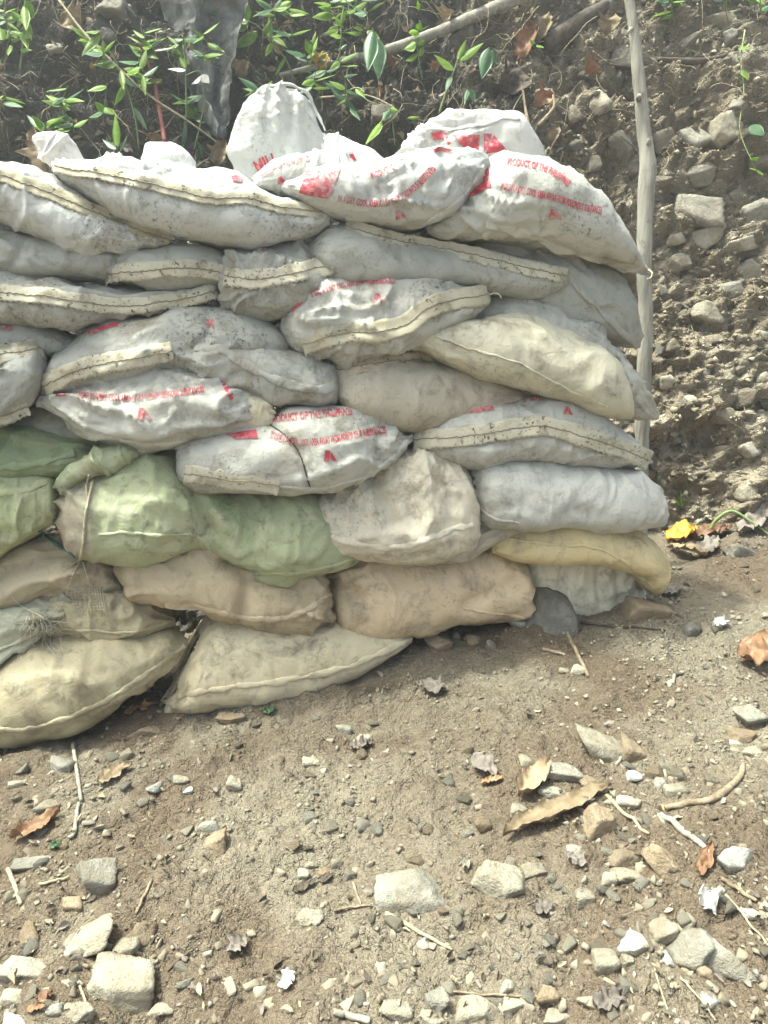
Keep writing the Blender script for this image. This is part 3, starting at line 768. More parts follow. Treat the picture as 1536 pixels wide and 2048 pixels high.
# ---- sixth course, with the coloured sacks
make_sack('b24', 'dark green sack folded flat at the left edge under the grey ones',
    [(-220,860,950),(-90,858,955),(0,858,955),(70,853,955),(130,858,948),(175,870,935),(205,890,915)], 0.0, (0.28,0.34,0.19), 0.09, 0.2, 1.3, 0.35, 0.25,
    seams=[('hem',20,[(-80,950),(0,936),(50,930),(100,920),(150,906)])], creases=[([(0,880),(60,900),(120,905)],0.012,9)])
make_sack('b25', 'yellow-green sack slumped at the left edge below the dark green fold',
    [(-220,940,1140),(-100,936,1132),(0,928,1112),(50,936,1088),(90,950,1062),(118,972,1035),(128,995,1012)], 0.03, (0.42,0.45,0.25), 0.11, 0.2, 1.1, 0.8, 0.2, stain=(0.52,0.49,0.33),
    seams=[('hem',22,[(-60,990),(10,985),(60,975),(110,958)])])
make_sack('b26', 'pale green sack neck bent over and tied with twine',
    [(108,975,140,992),(116,950,150,972),(134,925,176,958),(170,905,205,946),(215,890,238,938),(255,885,262,922),(278,893,276,908)], 0.09, (0.40,0.43,0.27), 0.035, 0.05, 1.7, 0.5, 0.3, name='sack_neck', cat='sack', group='loose sack ends on the face of the wall', nu=90, nv=48)
make_sack('b27', 'large green mesh sandbag with a brown left end and a frayed hole',
    [(116,1000,1062),(140,968,1100),(185,935,1122),(240,912,1130),(300,900,1128),(350,910,1112),(400,952,1098),(450,976,1122),(520,984,1150),(600,982,1152),(660,1010,1140),(705,1070,1130),(726,1102,1118)], 0.045, (0.42,0.455,0.27), 0.12, 0.2, 1.1, 0.9, 0.2, stain=(0.55,0.53,0.38),
    tint2=((0.40,0.33,0.25), -0.27, -0.15), weave=0.5,
    seams=[('hem',10,[(196,1070),(250,1066),(320,1072),(385,1070),(412,1085),(425,1112),(470,1140),(540,1148),(640,1138),(722,1112)])],
    creases=[([(350,915),(385,985),(420,1060)],0.03,10),([(290,1000),(380,1010),(480,1040)],-0.014,16),([(215,935),(190,1000),(200,1060)],0.010,8)])
make_sack('b28', 'pale cream sandbag with deep folds, bulging at the middle of the wall',
    [(588,1040,1056),(625,1005,1078),(680,978,1102),(730,948,1115),(780,908,1124),(830,888,1124),(880,896,1118),(920,930,1105),(945,985,1085),(956,1040,1065)], 0.065, (0.70,0.635,0.50), 0.11, 0.2, 1.3, 0.4, 0.3,
    seams=[('hem',16,[(590,1046),(640,1066),(700,1084),(760,1094),(815,1092),(870,1072),(910,1058),(948,1050)])],
    creases=[([(735,940),(760,985),(790,1045)],0.028,8),([(820,900),(850,960),(860,1040)],-0.012,14),([(640,985),(700,1000),(720,1030)],0.012,9),([(880,930),(900,990),(905,1040)],0.012,10)])
make_sack('b29', 'thin beige sack strip squeezed between the pale cream and the yellow sandbag',
    [(770,1085,1122),(830,1080,1128),(890,1062,1122),(950,1040,1100),(1000,1030,1078),(1052,1036,1055)], 0.03, 'beige', 0.08, 0.2, 0.9, 0.5)
make_sack('b30a', 'narrow grey sack corner wedged between the pale cream and the smooth grey sandbag',
    [(895,925,960),(912,905,1000),(930,895,1030),(950,905,1040),(975,930,1030)], -0.01, 'beige', 0.06, 0.2, 0.7, 0.5)
make_sack('b30', 'smooth grey sandbag at the right above the yellow one',
    [(942,945,1005),(955,924,1036),(1000,915,1052),(1060,914,1056),(1120,918,1050),(1190,922,1056),(1250,934,1060),(1295,962,1056),(1318,1000,1046),(1326,1022,1034)], 0.06, (0.57,0.56,0.51), 0.12, 0.22, 0.7, 0.3, 0.25,
    creases=[([(1120,1040),(1150,1020),(1180,1030)],0.012,10),([(985,1020),(1040,1012),(1080,1030)],0.008,8)], prints=[], seams=[('hem',8,[(946,1000),(985,1036),(1040,1046)])], weave=0.45)
make_sack('b31', 'yellow-brown sandbag curling down at the right end of the wall',
    [(980,1072,982,1104),(1010,1058,1012,1114),(1060,1046,1060,1120),(1130,1036,1125,1124),(1200,1038,1185,1122),(1260,1050,1235,1138),(1298,1062,1262,1152),(1320,1086,1284,1174),(1327,1112,1298,1184),(1326,1142,1310,1187)], 0.04, (0.70,0.575,0.32), 0.10, 0.22, 0.8, 0.4, 0.15,
    seams=[('hem',8,[(1000,1074),(1050,1082),(1120,1090),(1190,1094),(1240,1118),(1280,1150),(1310,1178)])])
# ---- bottom courses
make_sack('b32', 'pleated white sack bottom standing on the ground behind the grey boulder',
    [(1050,1135,1195),(1064,1108,1225),(1110,1092,1234),(1170,1088,1236),(1225,1100,1236),(1262,1130,1226),(1282,1170,1206)], -0.03, (0.76,0.70,0.54), 0.06, 0.2, 1.4, 0.3, 0.15,
    creases=[([(1135,1110),(1128,1150),(1125,1205)],0.02,7),([(1205,1115),(1200,1160),(1205,1210)],0.02,7),([(1240,1130),(1238,1170),(1242,1205)],0.014,6),([(1165,1115),(1160,1170)],-0.010,8)])
make_sack('b33', 'big tan sandbag on the ground in the middle of the bottom course',
    [(652,1165,1190),(668,1136,1245),(700,1120,1268),(760,1110,1276),(830,1104,1268),(900,1100,1248),(960,1098,1240),(1010,1102,1238),(1046,1120,1230),(1062,1155,1200)], -0.02, (0.70,0.55,0.36), 0.115, 0.22, 0.9, 0.5, 0.15,
    seams=[('hem',8,[(925,1216),(980,1226),(1050,1236)])],
    creases=[([(660,1175),(690,1190),(712,1192)],0.035,12),([(1052,1150),(1000,1180),(930,1210)],0.012,8)])
make_sack('b34', 'rough brown sandbag with a dark stain and rolled hem over the black gap',
    [(228,1125,1142),(262,1106,1188),(320,1092,1208),(390,1090,1212),(450,1105,1236),(510,1126,1252),(570,1134,1256),(630,1138,1250),(662,1160,1228)], 0.05, (0.52,0.42,0.275), 0.10, 0.2, 1.5, 0.6, 0.2, weave=0.5,
    seams=[('hem',16,[(330,1210),(390,1214),(450,1228),(520,1240),(570,1236),(620,1216),(655,1190)])],
    creases=[([(450,1130),(490,1170),(490,1220)],0.022,12),([(560,1160),(600,1180),(612,1210)],0.014,8)])
make_sack('b35', 'brown sack draped in folds at the left edge beneath the green sacks',
    [(-200,1150,1290),(-80,1130,1262),(0,1108,1228),(60,1086,1205),(120,1082,1192),(180,1096,1192),(225,1120,1186),(246,1142,1170)], 0.0, (0.50,0.42,0.285), 0.10, 0.2, 1.5, 0.6, 0.2,
    creases=[([(0,1150),(80,1120),(160,1120)],0.02,9),([(0,1195),(70,1160),(140,1150)],-0.012,9)])
make_sack('b36', 'olive sack with a frayed loose-weave patch, left of the black gap',
    [(80,1190,1240),(110,1172,1262),(170,1166,1270),(240,1172,1274),(295,1194,1266),(330,1226,1254),(345,1240,1248)], 0.03, 'olive', 0.085, 0.2, 1.1, 0.6, 0.25, weave=0.5,
    seams=[('hem',8,[(100,1256),(180,1262),(260,1264),(340,1246)])])
make_sack('b37', 'pale grey-green sack with threads hanging out, at the left edge of the lower courses',
    [(-200,1290,1400),(-100,1262,1365),(0,1220,1322),(50,1200,1290),(95,1184,1268),(130,1176,1245),(152,1180,1210)], 0.05, (0.44,0.44,0.33), 0.09, 0.2, 1.2, 0.5, 0.2, seams=[('hem',10,[(-60,1320),(0,1300),(60,1272),(118,1250)])])
make_sack('b38', 'large olive-brown sandbag at the bottom left corner of the wall',
    [(-380,1370,1500),(-200,1340,1490),(-80,1318,1482),(0,1300,1474),(80,1272,1462),(160,1258,1440),(240,1258,1402),(300,1262,1362),(345,1266,1322),(372,1286,1298)], 0.06, 'olive', 0.14, 0.25, 0.7, 0.7, 0.2,
    seams=[('hem',14,[(-120,1482),(0,1462),(70,1456),(140,1434),(210,1402),(290,1350),(370,1290)])])
make_sack('b39', 'long sand-coloured sandbag on the ground with a flat sewn edge, bottom course',
    [(402,1275,316,1414),(420,1246,362,1418),(455,1226,430,1414),(530,1228,520,1404),(620,1238,615,1386),(710,1252,705,1350),(780,1264,775,1312),(826,1274,824,1284)], 0.05, 'sand', 0.125, 0.25, 0.7, 0.55, 0.3,
    seams=[('hem',16,[(322,1404),(380,1388),(440,1378),(520,1368),(600,1356),(680,1338),(750,1312),(820,1278)])])
make_sack('b40', 'pointed beige sack corner poking out below the bottom left sandbag',
    [(212,1436,216,1446),(228,1410,236,1452),(252,1380,262,1440),(276,1360,288,1400),(292,1352,298,1368)], -0.02, 'beige', 0.03, 0.12, 0.8, 0.6, name='sack_corner', cat='sack', group='loose sack ends on the face of the wall', nu=60, nv=40)
# ================================================================ stones, gravel, crumbs
def ico(sub):
    bm = bmesh.new(); bmesh.ops.create_icosphere(bm, subdivisions=sub, radius=1.0)
    V = np.array([v.co[:] for v in bm.verts]); F = np.array([[v.index for v in f.verts] for f in bm.faces]); bm.free(); return V, F
ICO = {k: ico(k) for k in (1, 2, 3, 4)}
def rock_shape(seed, sub=4, planes=9, sharp=42.0):
    """a broken stone of half-size 1: flat fracture faces with worn arrises"""
    rs = np.random.RandomState(seed * 13 + 5)
    V, F = ICO[sub]
    n = rs.normal(size=(planes, 3)); n /= np.linalg.norm(n, axis=1)[:, None]
    box = np.array([[0.15, 0.1, 0.98], [-0.1, 0, -1], [1, 0.2, 0], [-1, 0.1, 0.1], [0, 1, 0.1], [0.1, -1, 0]]) + rs.normal(size=(6, 3)) * 0.22
    n = np.vstack([n[:planes - 5], box / np.linalg.norm(box, axis=1)[:, None]])
    off = np.concatenate([rs.uniform(0.55, 1.05, planes - 5), rs.uniform(0.6, 1.0, 6)])
    dt = np.maximum(V @ n[:, :].T, 1e-3)
    r = off[None] / dt
    r = -np.log(np.exp(-sharp * np.minimum(r, 3)).sum(1)) / sharp
    P = V * r[:, None]
    P = P * (1 + 0.06 * fbm(V * 2.2 + seed, 3) + 0.030 * fbm(V * 7 + seed, 3, 0.6))[:, None]
    lo, hi = P.min(0), P.max(0); return (P - (lo + hi) / 2) / ((hi - lo) / 2), F
M_ST = [stone_mat('stone_cream', (0.34, 0.305, 0.23), (0.44, 0.405, 0.315), (0.24, 0.20, 0.14), 1),
        stone_mat('stone_grey', (0.30, 0.285, 0.235), (0.39, 0.375, 0.315), (0.21, 0.19, 0.15), 2),
        stone_mat('stone_brown', (0.25, 0.19, 0.125), (0.34, 0.275, 0.19), (0.13, 0.10, 0.065), 3),
        stone_mat('stone_white', (0.52, 0.51, 0.46), (0.66, 0.65, 0.60), (0.36, 0.34, 0.28), 4),
        stone_mat('stone_dark', (0.17, 0.165, 0.14), (0.27, 0.262, 0.225), (0.10, 0.09, 0.07), 5)]
M_BST = [stone_mat('bank_stone_pale', (0.36, 0.325, 0.25), (0.47, 0.43, 0.34), (0.27, 0.235, 0.17), 6),
         stone_mat('bank_stone_grey', (0.28, 0.26, 0.21), (0.39, 0.365, 0.30), (0.22, 0.19, 0.145), 7),
         stone_mat('bank_stone_brown', (0.21, 0.18, 0.135), (0.29, 0.255, 0.195), (0.14, 0.115, 0.085), 8)]
M_ST += M_BST
def frame_from(n, spin):
    n = n / np.linalg.norm(n)
    a = np.cross(n, [0.3, 1, 0.2]); a /= np.linalg.norm(a); b = np.cross(n, a)
    c, s = math.cos(spin), math.sin(spin)
    return np.stack([c * a + s * b, -s * a + c * b, n], 1)
def rock_at(px, py, w, h, mat, seed, name, parent=None, on='ground', sub=4, sink=0.35, tilt=0.0, roll=0.0):
    """stone whose outline is about w by h photo px round (px, py)"""
    foot = min(h * 0.25, 18)
    p, n = (ground_pt(px, py + foot) if on == 'ground' else bank_pt(px, py))
    if on == 'ground' and py < 1300:          # in front of the sack it leans on
        near = [x for x in (surf_cast(t, px, py) for t in TREES.values()) if x is not None]
        if near and min(near) < depth_of(p) + 0.12:
            q_ = CAM + ray(px, py) * (min(near) - 0.02); p = np.array([q_[0], q_[1] - w * 0.3 * min(near) / FPX, 0.0]); p[2] = ground_h(p[:1], p[1:2])[0]
    dep = depth_of(p); sx = w / 2 * dep / FPX; sy = h / 2 * dep / FPX
    P, F = rock_shape(seed, sub)
    if on == 'ground':
        # image-plane height of a lying stone: part thickness, part depth
        th = sy * 0.72; dpth = min(max(sy * 0.95, 0.55 * sx), sx * 1.1)
        A = P * np.array([sx, dpth, th])
        rx = Matrix.Rotation(tilt, 3, 'Y') @ Matrix.Rotation(roll, 3, 'X')
        A = A @ np.array(rx).T
        c = p + np.array([0, 0.4 * dpth, th * (1 - 2 * sink)])
        V = A + c
    else:
        A = P * np.array([sx, sy, max(sx, sy) * 0.8])
        ang = tilt
        ux = np.array([math.cos(ang), 0, math.sin(ang)]); nn = np.array([0.1, -0.9, 0.3]); nn /= np.linalg.norm(nn)
        uy = np.cross(nn, ux); uy /= np.linalg.norm(uy)
        V = p + A[:, :1] * ux + A[:, 1:2] * uy + (A[:, 2:] + max(sx, sy) * (0.5 - sink) * 0.8) * nn
    return part(name, V, F, mat, parent)

GR = 'loose stones on the ground'
# x, y, width, height (photo px), material, label, tilt
STONES = [
 (186,1750,92,82,1,'pale grey flat-topped stone on the soil at the left, largest above the bottom corner',0.25),
 (418,1650,52,40,1,'squarish grey stone touching a brown tilted one, left of the middle',0.1),
 (424,1690,78,48,2,'brown tilted stone with a shaded face below a squarish grey one',-0.5),
 (612,1834,72,46,0,'cream stone lying alone on bare soil, lower left of the middle',-0.15),
 (240,1972,148,124,0,'biggest cream boulder half buried at the bottom left',0.1),
 (45,1937,95,64,1,'rounded pale boulder cut by the left edge near the bottom',0.0),
 (95,1612,56,30,0,'flat cream stone above the orange dry leaf at the left',0.0),
 (362,1558,40,24,0,'small flat cream stone just above a white chip',0.0),
 (374,1579,25,20,3,'bright white stone chip left of the middle of the ground',0.0),
 (467,1565,34,38,0,'upright pale egg-shaped stone beside the white chip',0.3),
 (120,1527,48,44,1,'grey angular stone in the shade near the upright stick at the left',0.1),
 (34,1565,42,24,0,'flat tan stone near the left edge below the wall',0.0),
 (287,1462,72,34,2,'brown slab in the shade below the bottom left sandbags',0.15),
 (460,1436,62,32,2,'brown flat stone under the sewn edge of the sand-coloured sandbag',0.0),
 (687,1457,36,30,1,'small grey block on the dark soil below the wall, left of a paler lump',0.2),
 (725,1477,42,24,0,'pale rounded lump beside the dead purple flower',0.0),
 (620,1522,42,24,0,'small cream stone on the brown soil right below the sand-coloured sandbag',0.2),
 (622,1727,32,24,0,'topmost stone of the small cluster in the middle of the ground',0.1),
 (606,1746,27,28,0,'left stone of the small cluster in the middle of the ground',-0.2),
 (675,1724,30,34,0,'right stone of the small cluster in the middle of the ground',0.3),
 (648,1746,24,22,2,'darker bottom stone of the small cluster in the middle of the ground',0.0),
 (280,1866,52,54,2,'brown stone standing behind the biggest cream boulder',0.4),
 (250,1896,54,42,0,'pale stone leaning on top of the biggest cream boulder',-0.2),
 (322,2022,52,48,0,'pale stone at the right foot of the biggest cream boulder',0.1),
 (155,2027,64,48,0,'rounded cream stone at the bottom edge left of the biggest boulder',0.0),
 (112,2016,42,36,1,'small grey stone among red leaf scraps at the bottom left',0.1),
 (20,1996,60,44,0,'whitish stone at the left edge under the rounded boulder',0.0),
 (32,2042,76,36,3,'white-topped stone in the bottom left corner',0.0),
 (60,1725,72,34,1,'low grey stone at the left edge above broken straw',-0.1),
 (57,1866,52,48,2,'brown crusted stone at the left edge above the rounded boulder',0.0),
 (145,1807,48,32,2,'small brown stone below the pale flat-topped one',0.1),
 (170,1886,150,56,0,'long buried slab running up to the right behind the biggest boulder',-0.5),
 (1205,1492,106,94,0,'big cream rock with a flat sunlit face, upper right of the ground',0.1),
 (1268,1497,52,60,2,'dark stone tucked behind the big cream rock at the upper right',0.2),
 (826,1788,156,86,1,'largest pale wedge-shaped rock in the middle foreground',-0.18),
 (1008,1765,128,82,0,'wide cream rock right of the pale wedge-shaped one',0.22),
 (1475,1715,94,74,3,'bright white rock near the right edge',0.1),
 (1205,1645,68,74,2,'brown rounded stone leaning on the big crumpled leaf',0.2),
 (1040,1620,50,40,0,'pale squarish stone left of the big crumpled leaf',0.3),
 (1058,1522,38,38,0,'round pale stone above the folded tan leaf',0.0),
 (1103,1583,58,38,1,'grey flat stone beneath the folded tan leaf',0.0),
 (1330,1718,62,74,2,'tall brown stone in the pile left of the bright white rock',0.5),
 (1258,1716,84,50,2,'flat brown stone at the top of the right-hand pile',0.2),
 (1255,1748,64,42,0,'cream stone under the flat brown one in the right-hand pile',0.2),
 (1218,1756,34,42,0,'small upright cream stone at the left of the right-hand pile',0.2),
 (1213,1917,52,54,0,'blocky cream stone on the fine gravel, lower right',0.1),
 (1268,1886,70,52,3,'pale lumpy stone between two smaller ones, lower right',0.2),
 (1253,1918,30,30,0,'small cream stone below the pale lumpy one, lower right',0.0),
 (1330,1860,60,54,0,'cream stone with a dark left face, lower right',-0.3),
 (1376,1845,44,42,0,'roundish yellow-white stone touching the grey forked slab',0.1),
 (1332,1916,34,38,3,'small pale chip left of the grey forked slab',0.2),
 (1178,2000,48,40,0,'squarish cream stone near the bottom edge, right of the middle',0.1),
 (955,2024,112,44,0,'flat long cream stone at the bottom edge',0.0),
 (1095,1988,52,50,2,'brown cube-shaped stone above the bottom edge',0.0),
 (1033,2012,62,38,0,'flat pale stone between the long flat and the cube-shaped one',0.0),
 (1113,2036,58,36,0,'yellowish stone at the bottom edge under the cube-shaped one',0.0),
 (873,2000,60,42,1,'grey-green stone left of the long flat stone at the bottom',-0.3),
 (792,2020,70,44,0,'pale stone at the bottom edge beside the dark leaf tuft',0.0),
 (866,2040,50,26,0,'low pale stone on the bottom edge below the grey-green one',0.0),
 (1013,1975,32,42,0,'small upright stone above the flat pale one at the bottom',0.1),
 (1506,1432,78,60,1,'mossy grey rock at the right edge of the ground',0.1),
 (1488,1472,62,44,2,'rounded brown stone under the mossy grey rock',0.1),
 (1502,1503,44,30,0,'small flat stone under the rounded brown one at the right edge',0.0),
 (1173,1792,42,42,0,'lumpy cream stone in the gravel below the purple scrap',0.0),
 (1065,1740,62,44,0,'cream stone at the right shoulder of the wide cream rock',-0.3),
 (1353,1577,46,32,0,'low cream stone left of the curved stick',0.0),
 (1260,1605,54,34,0,'pale stone beneath the long straw at the right',0.0),
 (1270,1550,34,42,3,'whitish upright stone right of the big cream rock',0.1),
 (1323,1566,24,26,3,'small white stone between the curved stick and the big cream rock',0.0),
 (1508,1830,38,30,3,'white chip at the right edge below the bright white rock',0.3),
 (1418,2002,54,34,3,'white flat chip near the bottom right corner',0.0),
 (1413,1945,30,30,2,'brown nub between the legs of the grey forked slab',0.0),
 (1153,1700,38,30,0,'small cream stone below the big crumpled leaf',0.0),
 (1130,1545,84,44,1,'grey mound of stone behind the folded tan leaf',0.1),
 (1183,1562,42,34,2,'brown chip standing below the big cream rock',0.3),
 (965,1645,36,46,2,'brown stone standing near the twig tip left of the big leaf',0.2),
 (1106,1200,108,112,4,'dark grey boulder leaning on the pleated white sack bottom',0.25),
 (876,1282,58,44,2,'brick-shaped brown stone at the foot of the tan sandbag',0.05),
 (946,1250,36,32,2,'small reddish stone in the shade under the tan sandbag',0.1),
 (985,1238,30,38,1,'upright grey stone in the shade under the tan sandbag',0.4),
 (1036,1249,44,30,1,'low grey stone left of the dark grey boulder',0.0),
 (1296,1214,90,76,2,'muddy clod of earth and stone at the foot of the yellow sandbag',0.1),
 (1381,1256,38,64,4,'dark upright stone on the soil right of the wall',0.1),
 (1155,1338,36,32,0,'larger pale pebble of the pair by the straight stick',0.0),
 (1130,1341,24,20,0,'smaller pale pebble of the pair by the straight stick',0.0),
 (910,1268,22,24,1,'little green-grey stone beside the brick-shaped one',0.0),
 (1490,1094,70,56,1,'grey stone among fallen leaves at the foot of the bank',0.2),
]
for i, (x, y, w, h, mi, lab, tl) in enumerate(STONES):
    o = rock_at(x, y, w, h, M_ST[mi], i + 3, 'stone', tilt=tl, sub=4 if w > 56 else 3, sink=0.2 if w == 108 else 0.43)
    tag(o, lab, 'stone', GR)
# the forked slab
o1 = rock_at(1385, 1908, 62, 118, M_ST[1], 301, 'stone', tilt=0.35); tag(o1, 'grey forked slab with two legs at the lower right', 'stone', GR)
P2, F2 = rock_shape(302, 3); p, n = ground_pt(1430, 1925)
part('leg', P2 @ np.array(Matrix.Rotation(-0.9, 3, 'Z')).T * np.array([0.055, 0.03, 0.022]) @ np.array(Matrix.Rotation(-0.5, 3, 'Z')).T + p + np.array([0, 0, 0.012]), F2, M_ST[1], o1)

# ---- small stones anyone could pick up, all alike
def hull_stone(seed, n=11):
    """crisp little broken stone: hull of a few points in a box"""
    rsn = np.random.RandomState(seed); q = rsn.uniform(-1, 1, (n, 3)); q = q / np.maximum(np.abs(q).max(1), 0.6)[:, None] * rsn.uniform(0.75, 1.0, (n, 1))
    bm = bmesh.new()
    for p_ in q: bm.verts.new(p_)
    r_ = bmesh.ops.convex_hull(bm, input=bm.verts)
    bmesh.ops.delete(bm, geom=[g for g in r_['geom_interior'] if isinstance(g, bmesh.types.BMVert)], context='VERTS')
    bmesh.ops.bevel(bm, geom=bm.edges[:], offset=0.07, segments=1, affect='EDGES')
    bmesh.ops.triangulate(bm, faces=bm.faces); bm.verts.index_update()
    V = np.array([v.co[:] for v in bm.verts]); F = np.array([[v.index for v in f.verts] for f in bm.faces]); bm.free(); return V, F
SM = [hull_stone(500 + k) for k in range(8)]
SMESH = {}
rs = np.random.RandomState(21)
def small_stone(k, mi):
    if (k, mi) not in SMESH: SMESH[(k, mi)] = mesh_from('stone', SM[k][0], SM[k][1], M_ST[mi], False)
    return SMESH[(k, mi)]
zones = [((1150,1536),(1480,2040),66,'small angular stone in the rubble at the right of the ground'),
         ((700,1150),(1700,2040),45,'small pale stone on the gravel in the middle foreground'),
         ((0,420),(1480,2040),52,'small stone in the rubble at the left of the ground'),
         ((420,1100),(1380,1700),34,'small stone scattered on the brown soil before the wall'),
         ((1300,1536),(1130,1440),18,'small stone on the soil right of the wall')]
for zx, zy, cnt, lab in zones:
    for _ in range(cnt):
        px, py = rs.uniform(*zx), rs.uniform(*zy)
        p, n = ground_pt(px, py); dep = depth_of(p)
        s = rs.uniform(7, 19) * dep / FPX * (0.8 if py < 1500 else 1.0)
        mi = rs.choice([0, 5, 6, 1, 7, 2, 3], p=[.15, .25, .2, .12, .15, .1, .03])
        o = link('stone', small_stone(rs.randint(8), mi), None, tuple(p + np.array([0, 0, s * 0.08])))
        o.scale = (s * rs.uniform(0.9, 1.3), s * rs.uniform(0.7, 1.1), s * rs.uniform(0.5, 0.85)); o.rotation_euler = (rs.uniform(-.4, .4), rs.uniform(-.4, .4), rs.uniform(0, 6.28))
        tag(o, lab, 'stone', lab.replace('small', 'small loose', 1) + 's')

# ---- stones held in the earth of the bank: parts of it
BST = [(1381,272,80,64,1,.5),(1463,258,80,70,0,.2),(1393,416,104,82,1,-.2),(1410,482,68,62,0,.1),(1481,488,66,34,0,.3),(1493,556,84,50,0,-.7),(1358,527,50,36,0,.1),(1317,538,46,42,0,.2),
 (1387,357,76,40,1,.2),(1475,395,52,44,2,.1),(1516,425,66,48,1,.5),(1325,287,58,54,2,.3),(1252,285,44,66,1,.8),(1205,200,44,50,0,.1),(1443,38,76,46,0,.1),(1480,117,52,44,1,.4),(1370,90,54,26,0,.6),
 (1478,208,34,30,1,.1),(1519,322,64,64,2,.2),(1352,474,38,34,0,.1),(1268,340,48,54,2,.2),(1317,375,52,44,2,.1),(1460,78,60,34,1,.5),(1428,679,40,20,3,.1),(1408,746,44,30,1,.1),(1416,626,66,44,0,-.4),
 (1457,582,52,38,1,.2),(1526,670,36,26,1,.1),(1446,834,52,40,2,.1),(1478,793,60,48,2,.2),(1493,986,40,44,0,.3),(1337,764,36,30,0,.1),(1240,120,52,44,1,.1),(1150,230,44,36,2,.3),(1180,330,46,40,2,.1),(1500,900,44,34,1,.2),
 (1400,930,34,26,0,.4),(1350,880,26,22,1,.2),(230,20,80,46,1,-.3),(112,95,40,24,1,.2),(215,72,44,24,1,.1),(770,230,60,34,1,.1),(1090,190,40,50,2,.2),(1345,690,30,26,2,.1),(1530,760,40,34,0,.2),(1380,800,28,22,0,.5),(1440,900,30,24,2,.2)]
for i, (x, y, w, h, mi, tl) in enumerate(BST):
    rock_at(x, y, w, h, M_BST[min(mi, 2)], 700 + i, 'stone', parent=bank, on='bank', sub=4 if w > 45 else 3, sink=0.74, tilt=tl)
for _ in range(110):
    px, py = rs.uniform(1120, 1640), rs.uniform(-40, 1040)
    if px < 1290 and py > 330: continue
    p, n = bank_pt(px, py); s = rs.uniform(6, 17) * depth_of(p) / FPX
    o = link('stone', small_stone(rs.randint(8), rs.choice([5, 6, 6, 7])), bank, tuple(p - n * s * 0.3))
    o.scale = (s * rs.uniform(.8, 1.4), s * rs.uniform(.7, 1.1), s * rs.uniform(.5, 1)); o.rotation_euler = tuple(rs.uniform(0, 6.28, 3))

# ---- uncountable grains
OCT = (np.array([[1,0,0],[-1,0,0],[0,1,0],[0,-1,0],[0,0,1],[0,0,-1.0]]), np.array([[0,2,4],[2,1,4],[1,3,4],[3,0,4],[2,0,5],[1,2,5],[3,1,5],[0,3,5]]))
def grains(name, label, pts, nrm, size, mat, seed, base=1):
    rs = np.random.RandomState(seed); V, F = OCT; n = len(pts); k = len(V)
    # random linear maps make broken grains of one ball
    A = rs.normal(size=(n, 3, 3)) * 0.17 + np.eye(3)[None] * rs.uniform(0.5, 1.1, (n, 1, 3))
    G = np.einsum('vj,nij->nvi', V, A) * (1 + 0.25 * rs.normal(size=(n, k, 1)).clip(-1, 1)) * size[:, None, None]
    G = G + (pts + nrm * (size * 0.25)[:, None])[:, None]
    FF = (F[None] + (np.arange(n) * k)[:, None, None]).reshape(-1, 3)
    c = np.array([0, 0, 0.0])
    o = link(name, mesh_from(name, G.reshape(-1, 3), FF, mat, False))
    return tag(o, label, 'gravel' if 'gravel' in name else 'soil', None, 'stuff')
def grain_mat(name, tones):
    m, n, l, bs = new_mat(name)
    ge = n.new('ShaderNodeNewGeometry'); cr = n.new('ShaderNodeValToRGB')
    l.new(ge.outputs['Random Per Island'], cr.inputs[0])
    cr.color_ramp.elements[0].color = (*tones[0], 1); cr.color_ramp.elements[1].color = (*tones[-1], 1)
    for i, t in enumerate(tones[1:-1]):
        e = cr.color_ramp.elements.new((i + 1) / (len(tones) - 1)); e.color = (*t, 1)
    l.new(cr.outputs[0], bs.inputs['Base Color']); bs.inputs['Roughness'].default_value = 0.92; bs.inputs['Specular IOR Level'].default_value = 0.15
    return m
M_GRAIN = grain_mat('gravel_grain', [(0.17, 0.142, 0.102), (0.215, 0.185, 0.136), (0.24, 0.21, 0.157), (0.255, 0.226, 0.17), (0.275, 0.247, 0.188), (0.33, 0.305, 0.243)])
M_CRUMB = grain_mat('soil_crumb', [(0.15, 0.12, 0.085), (0.23, 0.19, 0.135), (0.31, 0.27, 0.195), (0.40, 0.36, 0.27)])
n = 95000
gx_ = rs.uniform(-1.7, 1.9, n); gy_ = rs.uniform(0.35, 3.0, n)
P = np.stack([gx_, gy_, np.zeros(n)], -1)
dens = (0.10 + 1.1 * sstep(0.0, 0.38, fbm(P * 2.8 + 40, 4, 0.6))) * (0.7 + 0.5 * sstep(0.2, 1.0, gx_) + 0.5 * sstep(-0.2, -0.8, gx_))
keep = rs.uniform(0, 1.2, n) < dens; P = P[keep]
P[:, 2] = ground_h(P[:, 0], P[:, 1])
sz = 0.0013 + 0.0080 * rs.uniform(0, 1, len(P)) ** 5
grains('ground_gravel', 'fine pale gravel and grit strewn over the soil', P, np.broadcast_to([0, 0, 1.0], P.shape), sz, M_GRAIN, 5)
n = 26000
X = rs.uniform(-1.9, 2.4, n); S = rs.uniform(0.2, 3.3, n)
k = (X > 0.4) | (rs.uniform(0, 1, n) < 0.35); X, S = X[k], S[k]
P = bank_pts(X, S); k = rs.uniform(0, 1, len(P)) < 0.35 + 0.65 * sstep(-0.2, 0.3, fbm(P * 3 + 9, 3)); P = P[k]
sz = 0.0028 + 0.011 * rs.uniform(0, 1, len(P)) ** 3.0
grains('bank_crumbs', 'crumbly earth and small stones clinging to the bank', P, np.broadcast_to([0, -0.88, 0.47], P.shape), sz, M_CRUMB, 6)

